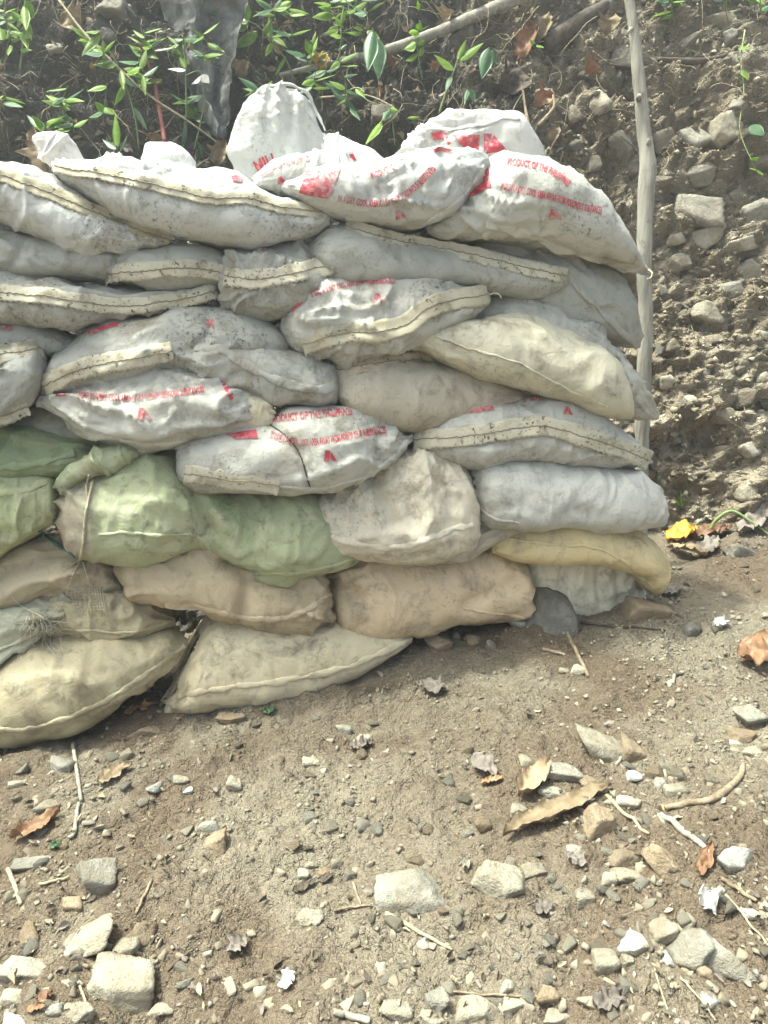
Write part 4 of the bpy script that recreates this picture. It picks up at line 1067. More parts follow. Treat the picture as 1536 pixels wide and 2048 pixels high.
# coarser rubble between the stones
n = 3000
px_ = rs.uniform(-150, 1690, n); py_ = rs.uniform(1120, 2120, n)
Pq = []
for a, b in zip(px_, py_):
    w_ = (0.18 + 0.5 * (a > 1120) + 0.4 * (a < 330) + 0.3 * (b > 1850) - 0.1 * (b < 1420)) * (0.4 + 1.2 * float(sstep(-0.1, 0.25, perlin(np.array([a / 130, b / 130, 4.2])))))
    if rs.uniform() < w_ * 0.8: Pq.append(ground_pt(a, b)[0])
Pq = np.array(Pq); sz = 0.0045 + 0.0105 * rs.uniform(0, 1, len(Pq)) ** 2.2
def rubble(name, label, pts, size, mat, seed):
    rsn = np.random.RandomState(seed); shapes = [hull_stone(800 + k, 9) for k in range(14)]
    VV, FF, k = [], [], 0
    for p, s in zip(pts, size):
        V, F = shapes[rsn.randint(14)]
        M = np.array(Matrix.Rotation(rsn.uniform(0, 6.28), 3, 'Z') @ Matrix.Rotation(rsn.uniform(-.6, .6), 3, 'X'))
        VV.append((V * np.array([rsn.uniform(.9, 1.4), rsn.uniform(.7, 1.1), rsn.uniform(.5, .9)]) * s) @ M.T + p + np.array([0, 0, s * -0.02])); FF.append(F + k); k += len(V)
    o = link(name, mesh_from(name, np.vstack(VV), np.vstack(FF), mat, False)); tag(o, label, 'gravel', None, 'stuff')
rubble('ground_rubble', 'coarse rubble scattered over the ground', Pq, sz, M_GRAIN, 14)
Pb = []
for _ in range(1500):
    a, b = rs.uniform(1090, 1640), rs.uniform(-60, 1050)
    if a > 1290 or b < 330: Pb.append(bank_pt(a, b)[0])
Pb = np.array(Pb); rubble('bank_rubble', 'coarse rubble in the earth of the bank', Pb, 0.006 + 0.014 * rs.uniform(0, 1, len(Pb)) ** 2.4, M_CRUMB, 15)
# ================================================================ wood, twigs
M_POLE = wood_mat('weathered_pole', (0.25, 0.235, 0.195), (0.40, 0.38, 0.325))
M_BRANCH = wood_mat('grey_branch', (0.24, 0.22, 0.18), (0.37, 0.35, 0.295), (40, 40, 40))
M_TWIG = wood_mat('brown_twig', (0.19, 0.145, 0.095), (0.33, 0.27, 0.19), (50, 50, 50))
M_STRAW = wood_mat('dry_straw', (0.34, 0.285, 0.185), (0.46, 0.40, 0.275), (70, 70, 70))
M_DARKTWIG = wood_mat('dark_twig', (0.08, 0.065, 0.05), (0.14, 0.115, 0.09), (50, 50, 50))
def plane_pt(px, py, Y):
    r = ray(px, py); t = (Y - CAM[1]) / r[1]; return CAM + r * t
# pole behind the right end of the wall
pl = spline(np.array([(1256,-150),(1259,0),(1270,90),(1281,190),(1288,260),(1294,320),(1290,420),(1289,560),(1292,650),(1288,760),(1284,900),(1282,1000),(1280,1090)], float), 70)
yy = np.linspace(2.78, 2.58, 70)
pp = np.stack([plane_pt(x, y, Y) for (x, y), Y in zip(pl, yy)])
t_ = np.linspace(0, 1, 70)
wpx = np.interp(pl[:, 1], [-150, 0, 250, 330, 560, 760, 1090], [8.5, 10, 13, 16.5, 14, 13.5, 13.5])
dep = np.array([depth_of(p) for p in pp])
V, F = tube(pp, wpx * dep / FPX, 18)
nz = fbm(V * np.array([30, 30, 6]), 3) * 0.0035 + fbm(V * 12 + 4, 2) * 0.004
cen = np.repeat(pp, 18, 0); dirv = V - cen; dirv /= np.linalg.norm(dirv, axis=1)[:, None]
pole = empty('wooden_pole', pp[-1]); tag(pole, 'weathered grey wooden pole standing behind the right end of the sandbag wall', 'pole')
part('shaft', V + dirv * nz[:, None], F, M_POLE, pole)
for x, y, Y in ((1276, 195, 2.70), (1296, 285, 2.69), (1262, 62, 2.745)):
    c = plane_pt(x, y, Y); P, Fi = rock_shape(900 + x, 2)
    part('knot', P * np.array([0.009, 0.016, 0.011]) + c, Fi, M_POLE, pole)
# long branch lying across the bank
def branch(name, label, pts, rpx, mat, lift, cat, group=None, sides=10, seg=40, on='bank'):
    p2 = spline(np.array(pts, float), seg); P = []
    for x, y in p2:
        p, n = bank_pt(x, y) if on == 'bank' else ground_pt(x, y); P.append(p)
    P = np.array(P); dp = np.array([depth_of(p) for p in P])
    if on == 'bank':
        fit = np.polyval(np.polyfit(np.arange(seg), dp, 2), np.arange(seg)); fit = fit - max(0, np.percentile(fit - dp, 80)) - lift
        P = np.array([CAM + ray(x, y) * d for (x, y), d in zip(p2, fit)])
    else:
        z = np.convolve(np.pad(P[:, 2], 5, mode='edge'), np.ones(11) / 11, 'valid'); P[:, 2] = np.maximum(z, P[:, 2] * 0.5 + z * 0.5) + lift
        dp = np.array([depth_of(p) for p in P]); fit = dp
    r = np.interp(np.linspace(0, 1, seg), np.linspace(0, 1, len(rpx)), rpx) * fit / FPX
    r = r * (1 + 0.12 * perlin(np.stack([np.linspace(0, 8, seg), np.full(seg, pts[0][0] * .01), np.zeros(seg)], -1)))
    V, F = tube(P, r, sides)
    V = V + 0.12 * r.mean() * np.stack([perlin(V * 60), perlin(V * 60 + 9), perlin(V * 60 + 19)], -1)
    o = part(name, V, F, mat); tag(o, label, cat, group); return o
branch('fallen_branch', 'long grey branch lying slantwise across the top of the bank', [(560,150),(640,132),(720,114),(800,92),(880,62),(960,28),(1040,-5),(1140,-40)], [4,6,8,10,11,12,12], M_BRANCH, 0.05, 'branch')
branch('root', 'dark horizontal root sticking out of the bank right of the pole', [(1318,118),(1350,121),(1400,122),(1440,114),(1456,108)], [4,6,6,5,3], M_DARKTWIG, 0.03, 'root')
branch('branch', 'black rotten branch under the leaves left of the pole', [(1090,88),(1130,62),(1180,30),(1215,8)], [14,16,15,10], M_DARKTWIG, 0.03, 'branch')
branch('twig', 'thin bare twig forking up from the bank above the right top sandbags', [(1085,330),(1065,275),(1052,225),(1046,180)], [3,3,3,2], M_TWIG, 0.06, 'twig')
branch('twig', 'reddish crooked twig next to the forking bare one', [(1075,252),(1095,232),(1108,212),(1106,190)], [3,4,3,2], M_TWIG, 0.07, 'twig')
branch('stem', 'long thin dry stem slanting down behind the left top sandbags', [(118,0),(165,62),(230,130),(300,192),(380,245),(455,300)], [2.2,2.6,2.4,2,2,1.6], M_STRAW, 0.12, 'stem')
branch('stem', 'red woody stem rising behind the left top sandbags', [(330,285),(318,215),(305,150),(288,105),(275,85)], [4.5,4.2,3.8,3,2.4], wood_mat('red_stem', (0.17, 0.06, 0.05), (0.25, 0.10, 0.08), (40, 40, 40)), 0.14, 'stem')
branch('vine', 'arching bare vine in the dark hollow behind the tall white sack mouth', [(640,195),(680,192),(730,190),(770,205),(800,225)], [1.8,1.6,1.6,1.5,1.4], M_STRAW, 0.10, 'vine')
TW = [
 ('straight dark stick pointing at the pair of pale pebbles', [(1132,1262),(1148,1298),(1162,1325),(1176,1355)], [5,4.5,4], M_TWIG),
 ('short stick lying left of the straight dark one', [(1085,1300),(1108,1306),(1130,1312)], [4,4,3], M_TWIG),
 ('curved grey stick with a hooked end at the right', [(1330,1622),(1375,1608),(1420,1602),(1456,1580),(1480,1555),(1486,1530)], [6,8,7,8.5,7,6], M_TWIG),
 ('thick broken stick below the curved grey one', [(1322,1632),(1360,1660),(1400,1690),(1425,1712)], [6,8,7,5], M_BRANCH),
 ('pale straight straw crossing below the big crumpled leaf', [(1212,1592),(1240,1622),(1270,1650),(1298,1670)], [4,4,3.4], M_STRAW),
 ('upright thin stick in the shade at the left', [(146,1490),(152,1530),(158,1570),(163,1605)], [4.5,4.5,4], M_BRANCH),
 ('short grey stick below the upright thin one', [(158,1608),(152,1645),(148,1672),(138,1678)], [4,4.5,4], M_BRANCH),
 ('brown twig leaning on the soil left of the middle', [(304,1762),(290,1792),(272,1830)], [3,3.5,3], M_TWIG),
 ('bundle of split straw beside the largest pale wedge-shaped rock', [(770,1830),(810,1850),(860,1880),(905,1902)], [6,5,4,3], M_STRAW),
 ('split dry stalk on top of the biggest cream boulder', [(190,1940),(215,1920),(246,1905)], [7,8,6], M_STRAW),
 ('thin stick standing between the boulders at the left', [(198,1925),(203,1900),(206,1882)], [3,3,2.4], M_STRAW),
 ('curved pale straw at the bottom left edge', [(172,2046),(172,2010),(160,1975)], [3,3,2.6], M_STRAW),
 ('grey stick in the bottom edge right of the middle', [(668,2026),(700,2036),(740,2044)], [7,8,7], M_BRANCH),
 ('long thin twig over the flat stones at the bottom', [(905,1988),(960,1992),(1020,1994),(1072,1998)], [2.6,2.6,2.4], M_TWIG),
 ('thin straw trailing to the bottom edge right of the middle', [(1308,1935),(1320,1980),(1340,2040)], [2.4,2.4,2.2], M_STRAW),
 ('long straw running to the bottom right corner', [(1360,1960),(1395,1995),(1430,2045)], [2.8,2.6,2.4], M_STRAW),
 ('dry stem slanting down at the right edge below the white rock', [(1450,1790),(1490,1840),(1536,1895)], [3,2.6,2.4], M_STRAW),
 ('dark stick lying below the bright white rock', [(1442,1760),(1480,1785),(1512,1806)], [4.5,5,4], M_TWIG),
 ('short twig beside the big cream rock at the upper right', [(1232,1530),(1255,1508),(1282,1484)], [3.4,3.6,3.2], M_BRANCH),
 ('tiny hooked twig on the open soil right of the sticks', [(1346,1368),(1350,1350),(1368,1346)], [4,4,3.6], M_BRANCH),
 ('broken reed stalks at the left edge above the brown crusted stone', [(16,1740),(30,1775),(42,1812)], [5,5,4], M_STRAW),
 ('pale reed running into the flat-topped stone at the left', [(80,1772),(110,1764),(140,1758)], [3,3.4,3], M_STRAW),
 ('thin twig left of the pale wedge-shaped rock', [(668,1824),(705,1818),(742,1812)], [2.6,2.8,2.4], M_TWIG),
 ('upright splinter above the pale wedge-shaped rock', [(706,1768),(714,1792),(722,1812)], [3,3.4,2.6], M_TWIG),
 ('dark rotten twig in front of the biggest cream boulder', [(335,1945),(352,1928),(378,1908)], [3.6,4,3], M_DARKTWIG),
 ('thin twig lying along the foot of the muddy clod', [(1160,1248),(1220,1254),(1290,1258),(1330,1262)], [2.6,2.8,2.2], M_DARKTWIG),
]
for lab, pts, rp, mt in TW:
    branch('twig', lab, pts, [r * 0.9 for r in rp], mt, 0.004, 'twig', 'twigs and straw on the ground', 7, 22, 'ground')

# ================================================================ leaves
M_GREEN = leaf_mat('leaf_green', (0.26, 0.42, 0.05), (0.36, 0.52, 0.09), 0.62, 0.45)
M_DGREEN = leaf_mat('leaf_dull_green', (0.07, 0.155, 0.06), (0.11, 0.20, 0.09), 0.35, 0.42)
M_DRY = leaf_mat('leaf_dry_tan', (0.29, 0.22, 0.135), (0.42, 0.33, 0.215), 0.2, 0.92)
M_RUST = leaf_mat('leaf_rust', (0.23, 0.12, 0.065), (0.33, 0.19, 0.11), 0.25, 0.6)
M_ORANGE = leaf_mat('leaf_orange', (0.36, 0.20, 0.105), (0.46, 0.30, 0.175), 0.3, 0.55)
M_YELLOW = leaf_mat('leaf_yellow', (0.58, 0.36, 0.05), (0.66, 0.45, 0.09), 0.35, 0.5)
M_PURPLE = leaf_mat('leaf_mauve', (0.19, 0.16, 0.135), (0.27, 0.235, 0.20), 0.2, 0.7)
M_SILVER = leaf_mat('leaf_silver', (0.55, 0.54, 0.50), (0.70, 0.69, 0.66), 0.2, 0.6)
def blade(P0, P1, wid, nrm, droop=0.15, fold=0.25, curl=0.0, nl=10, nw=6, rag=0.0, seed=0, shape='lance'):
    """leaf from stalk P0 to tip P1, wid wide, upper face towards nrm"""
    P0, P1 = np.asarray(P0, float), np.asarray(P1, float)
    ax = P1 - P0; L = np.linalg.norm(ax); ax = ax / L
    w = np.cross(nrm, ax); w /= np.linalg.norm(w) + 1e-9; n = np.cross(ax, w)
    if np.dot(n, nrm) < 0: n = -n
    t = np.linspace(0, 1, nl); s = np.linspace(-1, 1, nw)
    if shape == 'lance': prof = np.sin(np.pi * t ** 0.75) ** 1.05 * (1 - 0.25 * t)
    elif shape == 'oval': prof = np.sin(np.pi * t ** 0.85) ** 0.7
    else: prof = np.clip(np.sin(np.pi * (0.08 + 0.88 * t)), 0, 1) ** 0.4
    rsl = np.random.RandomState(seed)
    prof = prof + 0.02
    V = []
    for i in range(nl):
        e = np.full(nw, 1 + rag * 1.2 * (math.sin(t[i] * 17 + seed) + 0.6 * math.sin(t[i] * 31 + seed * 2)) * 0.5)
        for j in range(nw):
            x = s[j] * prof[i] * wid / 2 * (1 + (e[j] - 1) * (1 if s[j] > 0 else -0.7))
            h = -fold * abs(x) + curl * (x * x) / (wid + 1e-6) * 4 - droop * L * (t[i] ** 2) + rag * 0.3 * wid * math.sin(5 * t[i] + 3 * s[j] + seed)
            V.append(P0 + ax * (t[i] * L) + w * x + n * h)
    return np.array(V), grid_faces(nl, nw)
def thick(V, F, th, nrm):
    k = len(V); Vb = V - np.asarray(nrm) * th
    from collections import Counter
    ed = Counter()
    for f in F:
        for a, b in zip(f, np.roll(f, -1)): ed[(min(a, b), max(a, b))] += 1
    FF = [tuple(f) for f in F] + [tuple(x + k for x in f[::-1]) for f in F]
    for (a, b), c in ed.items():
        if c == 1: FF.append((a, b, b + k, a + k))
    return np.vstack([V, Vb]), FF
# fallen leaves on the ground: base px, tip px, width px, material, label, shape, curl, rag
FL = [
 ((1005,1684),(1222,1576),44,M_DRY,'big crumpled tan leaf among the stones at the right','oval',2.6,0.10),
 ((1035,1605),(1100,1530),46,M_DRY,'folded tan leaf beside the grey flat stone','oval',2.6,0.10),
 ((22,1690),(122,1630),42,M_ORANGE,'curled orange dry leaf at the left edge of the ground','oval',2.2,0.25),
 ((1490,1335),(1560,1290),70,M_ORANGE,'orange leaf cut by the right edge of the picture','broad',0.8,0.2),
 ((1336,1092),(1388,1062),46,M_YELLOW,'bright yellow leaf at the foot of the bank right of the wall','oval',0.9,0.1),
 ((1338,1098),(1412,1118),30,M_DRY,'rolled brown-yellow leaf under the bright yellow one','oval',2.4,0.2),
 ((1388,1080),(1462,1062),44,M_RUST,'shiny rust-red leaf right of the bright yellow one','oval',1.2,0.2),
 ((1412,1045),(1440,1008),30,M_ORANGE,'pale orange leaf standing behind the rust-red one','oval',1.2,0.2),
 ((1400,1118),(1432,1080),34,M_PURPLE,'dull mauve leaf below the rust-red one','oval',0.8,0.3),
 ((1475,1078),(1530,1030),40,M_PURPLE,'dark curled leaf at the right edge by the green stalk','oval',1.5,0.3),
 ((1318,1192),(1362,1180),30,M_PURPLE,'dark purple leaf flat on the soil right of the yellow sandbag','oval',0.6,0.2),
 ((842,1372),(892,1388),36,M_PURPLE,'mauve translucent scrap on the dark soil in the middle','broad',0.9,0.4),
 ((945,1520),(992,1560),40,M_PURPLE,'pinkish leaf lying behind the orange stub','oval',0.7,0.2),
 ((962,1572),(1004,1560),16,M_ORANGE,'short orange stub on the soil left of the folded leaf','broad',2.5,0.1),
 ((250,1440),(318,1412),26,M_RUST,'dark red leaf at the mouth of the gap below the bottom sandbags','lance',1.2,0.2),
 ((196,1575),(265,1535),30,M_DRY,'brown broken leaf in the shade near the upright stick','oval',1.4,0.4),
 ((1402,1788),(1430,1836),46,M_SILVER,'silvery feathered dead leaf above the grey forked slab','oval',1.5,0.5),
 ((1398,1760),(1424,1690),30,M_RUST,'withered dark leaf left of the bright white rock','lance',1.6,0.4),
 ((585,1788),(640,1760),20,M_DARKTWIG,'charred splinter leaf below the small stone cluster','lance',0.5,0.2),
 ((455,1920),(495,1880),34,M_PURPLE,'grey brittle leaf right of the biggest cream boulder','oval',1.4,0.4),
 ((700,1505),(742,1490),30,M_PURPLE,'dead purple flower beside the pale rounded lump','broad',1.6,0.7),
 ((1132,1718),(1172,1738),30,M_PURPLE,'purple leaf scrap above the lumpy cream stone','oval',1.2,0.4),
 ((1070,1830),(1100,1812),28,M_PURPLE,'grey-mauve leaf scrap below the wide cream rock','broad',0.8,0.3),
 ((75,2010),(108,1990),24,M_RUST,'red-brown leaf scrap in the bottom left corner','oval',1.3,0.4),
 ((52,2025),(94,2018),18,M_ORANGE,'orange leaf scrap in the bottom left corner','oval',1.3,0.4),
 ((1190,2020),(1240,1998),36,M_PURPLE,'pale mauve leaf at the bottom edge right of the squarish stone','broad',0.9,0.3),
 ((565,1985),(582,1950),30,M_SILVER,'papery white leaf scrap near the bottom edge','broad',1.3,0.5),
 ((100,1700),(124,1688),16,M_DGREEN,'tiny green leaf on the soil below the orange dry leaf','oval',0.4,0.1),
 ((525,1430),(552,1420),20,M_DGREEN,'small dull green leaf at the foot of the sand-coloured sandbag','oval',0.5,0.1),
 ((1426,1260),(1452,1248),24,M_SILVER,'crumpled bit of silver foil on the soil at the right','broad',2.0,0.7),
 ((640,1772),(672,1752),18,M_DARKTWIG,'dark flake of bark beside the small stone cluster','lance',0.8,0.2),
]
for i, (a, b, w, mt, lab, shp, cu, rag) in enumerate(FL):
    A, na = ground_pt(*a); B, nb = ground_pt(*b)
    dep = depth_of((A + B) / 2); wd = w * dep / FPX
    V, F = blade(A, B, wd, np.array([0, 0, 1.0]), 0, 0, 0, 24, 12, rag, i, shp)
    sx_ = np.tile(np.linspace(-1, 1, 12), 24); Pn = np.stack([V[:, 0], V[:, 1], np.full(len(V), i * 3.7)], -1)
    hgt = 0.10 * cu * wd * sx_ ** 2 * (1 + 0.6 * np.sin(np.repeat(np.linspace(0, 5, 24), 12) + i)) + 0.42 * wd * np.abs(fbm(Pn * 1.4 / wd, 3)) + 0.16 * wd * ridged(Pn * 2.5 / wd, 2)
    V[:, 2] = np.maximum(V[:, 2], ground_h(V[:, 0], V[:, 1])) + 0.003 + hgt
    V, F = thick(V, F, 0.0008, (0, 0, 1))
    o = part('foil' if 'foil' in lab else ('dead_flower' if 'flower' in lab else ('bark_flake' if 'bark' in lab else 'fallen_leaf')), V, F, mt)
    tag(o, lab, 'leaf' if 'foil' not in lab else 'foil', 'fallen leaves on the ground')
# big dead leaves caught on the bank
BL = [((1170,150),(1205,135),32,M_RUST,'rust-orange leaf caught on the bank left of the pole'),((1100,290),(1118,250),24,M_DRY,'yellow-brown withered leaf hanging by the bare twig'),
 ((1070,210),(1110,190),36,M_RUST,'ragged rust leaf at the fork of the bare twig'),((1040,120),(1075,40),40,M_RUST,'long bundle of rusty dead leaves hanging at the top'),
 ((890,45),(905,18),36,M_DRY,'withered tan leaf above the long branch'),((870,145),(880,122),22,M_RUST,'brown leaf below the long branch'),((780,135),(795,115),26,M_RUST,'brown leaf tucked under the left of the long branch'),
 ((1010,190),(1040,130),60,M_DARKTWIG,'black rotting leaf hanging below the branch'),((160,60),(120,30),60,M_DRY,'pale brown leaf lying high on the bank at the left'),((430,330),(450,280),34,M_DRY,'dry brown leaf behind the long grey top sandbag'),
 ((300,300),(330,275),32,M_DRY,'curled tan leaf above the rounded white sack end'),((482,155),(490,118),34,M_DRY,'papery pod hanging in the dark hollow'),((640,140),(648,100),30,M_YELLOW,'yellowing leaf on the dark bank above the tall sack mouth'),((1080,80),(1098,20),30,M_DRY,'hanging dry strap leaf at the top by the branch'),((1210,70),(1230,25),44,M_DRY,'torn tan leaf behind the pole top'),
 ((95,350),(60,250),40,M_DRY,'brown husk at the left above the slanting sandbag'),((560,110),(535,60),30,M_DRY,'small tan leaf in the hollow above the sack mouth')]
for i, (a, b, w, mt, lab) in enumerate(BL):
    A, na = bank_pt(*a); B, nb = bank_pt(*b); d_ = min(depth_of(A), depth_of(B)) - 0.05
    A, B = CAM + ray(*a) * d_, CAM + ray(*b) * (d_ - 0.02)
    V, F = blade(A, B, w * d_ / FPX, np.array([rs.uniform(-.4, .4), -0.9, 0.5]), 0.1, 0.1, 0.7, 16, 9, 0.35, 60 + i, 'oval')
    V = V + np.array([0, -1.0, 0]) * (0.012 * fbm(V * 40, 2))[:, None]
    V, F = thick(V, F, 0.0008, (0, -0.9, 0.4)); o = part('dead_leaf', V, F, mt); tag(o, lab, 'leaf', 'dead leaves caught on the bank')

# ================================================================ green plants on the bank
M_STEM = leaf_mat('plant_stem', (0.17, 0.24, 0.08), (0.26, 0.30, 0.13), 0.1, 0.6)
def plant(label, stem, leaves, front=0.10, mat=M_GREEN, r=1.8, name='herb', depth=None):
    """stem: px polyline; leaves: (base px, tip px, width px[, material])"""
    p0, _ = bank_pt(*stem[0])
    dmin = min(depth_of(bank_pt(*s)[0]) for s in stem) if depth is None else depth
    d0 = max(dmin - front, 2.0)
    root = empty(name, CAM + ray(*stem[0]) * d0); tag(root, label, 'plant', 'green plants on the bank')
    ps = spline(np.array(stem, float), 20)
    dd = np.linspace(d0 + min(0.1, front), d0, 20)
    P = np.array([CAM + ray(x, y) * d for (x, y), d in zip(ps, dd)])
    V, F = tube(P, np.linspace(r, r * 0.55, 20) * d0 / FPX, 6); part('stem', V, F, M_STEM, root)
    for i, lf in enumerate(leaves):
        a, b, w = lf[:3]; mt = lf[3] if len(lf) > 3 else mat
        # the stalk end sits on the stem
        k = np.argmin((ps[:, 0] - a[0]) ** 2 + (ps[:, 1] - a[1]) ** 2)
        da = dd[k]; A = CAM + ray(*a) * da; B = CAM + ray(*b) * (da + rs.uniform(-0.06, 0.03))
        nr = np.array([rs.uniform(-.45, .45), -0.75, 0.75 + rs.uniform(-.3, .3)])
        V, F = blade(A, B, w * da / FPX, nr, rs.uniform(0.02, 0.14), rs.uniform(0.15, 0.4), 0, 14, 7, 0.03, i, 'lance' if w < 42 else 'oval')
        V, F = thick(V, F, 0.0006, nr / np.linalg.norm(nr)); part('leaf', V, F, mt, root)
    return root
plant('bright green plant with fan of pointed leaves at the top, left of the middle', [(590,170),(575,125),(545,85),(510,48),(490,40)],
 [((495,42),(488,-5),22),((497,46),(455,60),24),((515,62),(465,95),26),((525,68),(540,38),20),((540,84),(538,25),14),((545,70),(575,95),16),((545,85),(528,112),16),((572,112),(548,150),10),((500,45),(470,40),18,M_DGREEN),((545,84),(560,62),10)], 0.16)
plant('tall weed with drooping seed head behind the left top sandbags', [(278,300),(272,245),(255,180),(235,130),(205,80),(195,60)],
 [((200,68),(160,108),20),((198,62),(168,60),16),((232,130),(185,125),22),((250,170),(225,210),18),((240,140),(246,180),16),((205,80),(206,130),8),((280,135),(248,146),20),((282,138),(290,95),20),((285,150),(288,190),14),((268,215),(295,262),12,M_DGREEN)], 0.15)
plant('small sprig with a bright upright leaf standing over the left top sandbag', [(240,322),(236,305),(232,290)],
 [((234,295),(229,222),18),((234,298),(204,276),18,M_DGREEN),((238,304),(252,270),14,M_DGREEN),((238,312),(224,330),20,M_DGREEN)], 0.32, r=2.6)
plant('shady nettle-like weed with paired leaves in the dark hollow', [(366,300),(372,240),(372,180),(370,120),(366,90)],
 [((372,98),(388,65),12),((370,100),(366,70),10),((372,140),(335,134),12,M_SILVER),((372,135),(358,112),12),((372,205),(340,185),10,M_DGREEN),((372,195),(400,188),12,M_DGREEN),((366,300),(370,225),14,M_DGREEN),((372,150),(395,135),9,M_DGREEN)], 0.12)
plant('curved sprout with two drooping pale leaves left of the tall sack mouth', [(388,300),(402,240),(408,195),(403,155)],
 [((402,152),(382,168),18,M_SILVER),((402,150),(418,165),20,M_SILVER),((408,190),(365,205),16,M_DGREEN),((392,280),(405,318),14,M_DGREEN)], 0.14, M_DGREEN)
plant('thin seedling with leaves at its tip beside the yellowing leaf', [(615,175),(620,140),(622,110),(625,80)],
 [((622,108),(610,78),18),((624,108),(634,72),12),((622,145),(606,140),16),((625,88),(632,60),8)], 0.12)
plant('little sprout with three upright tips near the top middle', [(660,150),(678,110),(682,75),(682,48)],
 [((682,50),(684,12),9),((683,50),(692,15),8),((682,50),(670,35),14),((682,72),(660,68),18),((681,100),(694,86),12,M_DGREEN)], 0.12)
plant('big dull green drooping leaves hanging at the top middle', [(758,88),(752,68),(745,58)],
 [((746,60),(736,138),32,M_DGREEN),((756,75),(758,155),36,M_DGREEN),((750,62),(742,78),30,M_GREEN)], 0.25, M_DGREEN, r=2.2)
plant('jagged yellow-green seedling in front of the long branch', [(845,160),(838,120),(835,80),(840,40)],
 [((838,62),(818,64),24),((842,60),(858,48),18),((832,85),(806,98),28),((838,92),(846,76),20),((836,108),(808,122),22),((838,112),(846,90),18),((838,60),(842,44),18),((838,20),(835,-2),8),((836,22),(842,4),8)], 0.16)
plant('blue-stemmed plant with three bright pointed leaves right of the middle', [(878,228),(892,185),(905,150),(915,122),(918,115)],
 [((918,122),(968,82),24),((916,120),(932,78),16),((908,140),(872,104),28),((902,150),(890,180),14,M_DGREEN)], 0.20, r=2.8)
plant('dull oval leaf hanging below the branch', [(990,130),(985,108),(978,95)], [((978,95),(964,157),30,M_DGREEN),((986,98),(994,130),14,M_DGREEN)], 0.18, M_DGREEN)
plant('yellow-green twin leaf by the torn leaves near the top', [(1085,108),(1075,92),(1068,85)], [((1070,86),(1060,78),16),((1072,90),(1088,92),12)], 0.12)
plant('arching shoot with one bright leaf in the dark hollow', [(690,210),(700,180),(718,176),(730,185)], [((712,176),(730,192),14),((700,215),(722,240),12,M_DGREEN),((664,182),(716,220),14,M_DGREEN)], 0.14)
plant('single bright leaf hanging above the torn white sack edge', [(768,225),(765,240),(760,248)], [((764,242),(730,288),20)], 0.16)
plant('small leaf pair on a thin stem right of the hollow', [(790,290),(785,245),(780,215)], [((780,218),(796,220),18),((780,220),(768,240),16,M_DGREEN),((815,236),(842,232),9)], 0.14)
plant('drooping dull leaves beside the crumbly bank above the right sack mouth', [(945,200),(940,180),(935,175)], [((935,178),(928,205),10,M_DGREEN),((942,178),(948,205),14,M_DGREEN)], 0.12, M_DGREEN)
plant('leafy bush in bright light at the top left corner', [(40,140),(45,90),(48,40),(50,-20)],
 [((48,10),(52,60),20),((50,30),(30,50),20),((52,0),(70,35),20),((45,62),(55,95),18),((42,78),(20,74),24),((48,80),(58,70),20),((40,98),(64,98),18),((5,80),(-5,48),26),((12,78),(18,55),18),((20,90),(14,110),16),((50,40),(62,80),18),((40,40),(22,20),18)], 0.25)
plant('trailing leaf at the right edge of the bank', [(1490,60),(1482,120),(1488,180),(1480,260),(1512,340)],
 [((1482,92),(1500,95),22),((1486,140),(1498,155),18),((1484,165),(1478,150),18),((1500,250),(1530,268),30,M_DGREEN),((1505,260),(1528,255),18),((1502,320),(1520,310),14),((1512,338),(1500,335),14),((1515,340),(1528,348),10)], 0.08, r=1.6)
plant('green strap stalk arching over the fallen leaves at the right', [(1408,1088),(1432,1040),(1462,1022),(1500,1042),(1545,1075)], [((1470,1078),(1410,1085),9,M_GREEN),((1440,1062),(1390,1085),16,M_DGREEN)], 0.12, M_DGREEN, r=4.0)
plant('pale tuft of moss-green grass at the foot of the bank', [(1362,1015),(1362,1000),(1364,990)], [((1362,1012),(1355,985),5),((1362,1012),(1372,988),5),((1362,1012),(1364,980),5),((1362,1012),(1348,995),5),((1362,1012),(1380,1000),5)], 0.05)
rl = np.random.RandomState(77)
for k in range(42):        # more seedlings of the same herb, further along and above
    px, py = (rl.uniform(-30, 760), rl.uniform(20, 290)) if k < 34 else (rl.uniform(1330, 1540), rl.uniform(10, 70))
    L = rl.uniform(25, 95); lean = rl.uniform(-25, 25)
    st = [(px, py), (px + lean * .4, py - L * .5), (px + lean, py - L)]
    lv = []
    for q in range(rl.randint(4, 10)):
        f = rl.uniform(.25, 1); bx, by = px + lean * f, py - L * f; s = rl.choice([-1, 1])
        lv.append(((bx, by), (bx + s * rl.uniform(16, 46), by - rl.uniform(-16, 30)), rl.uniform(7, 24), [M_GREEN, M_GREEN, M_DGREEN][rl.randint(3)]))
    plant('thin leafy seedling in the tangle on the bank' if k < 34 else 'thin leafy seedling at the top right of the bank', st, lv, rl.uniform(0.06, 0.24), r=1.3)

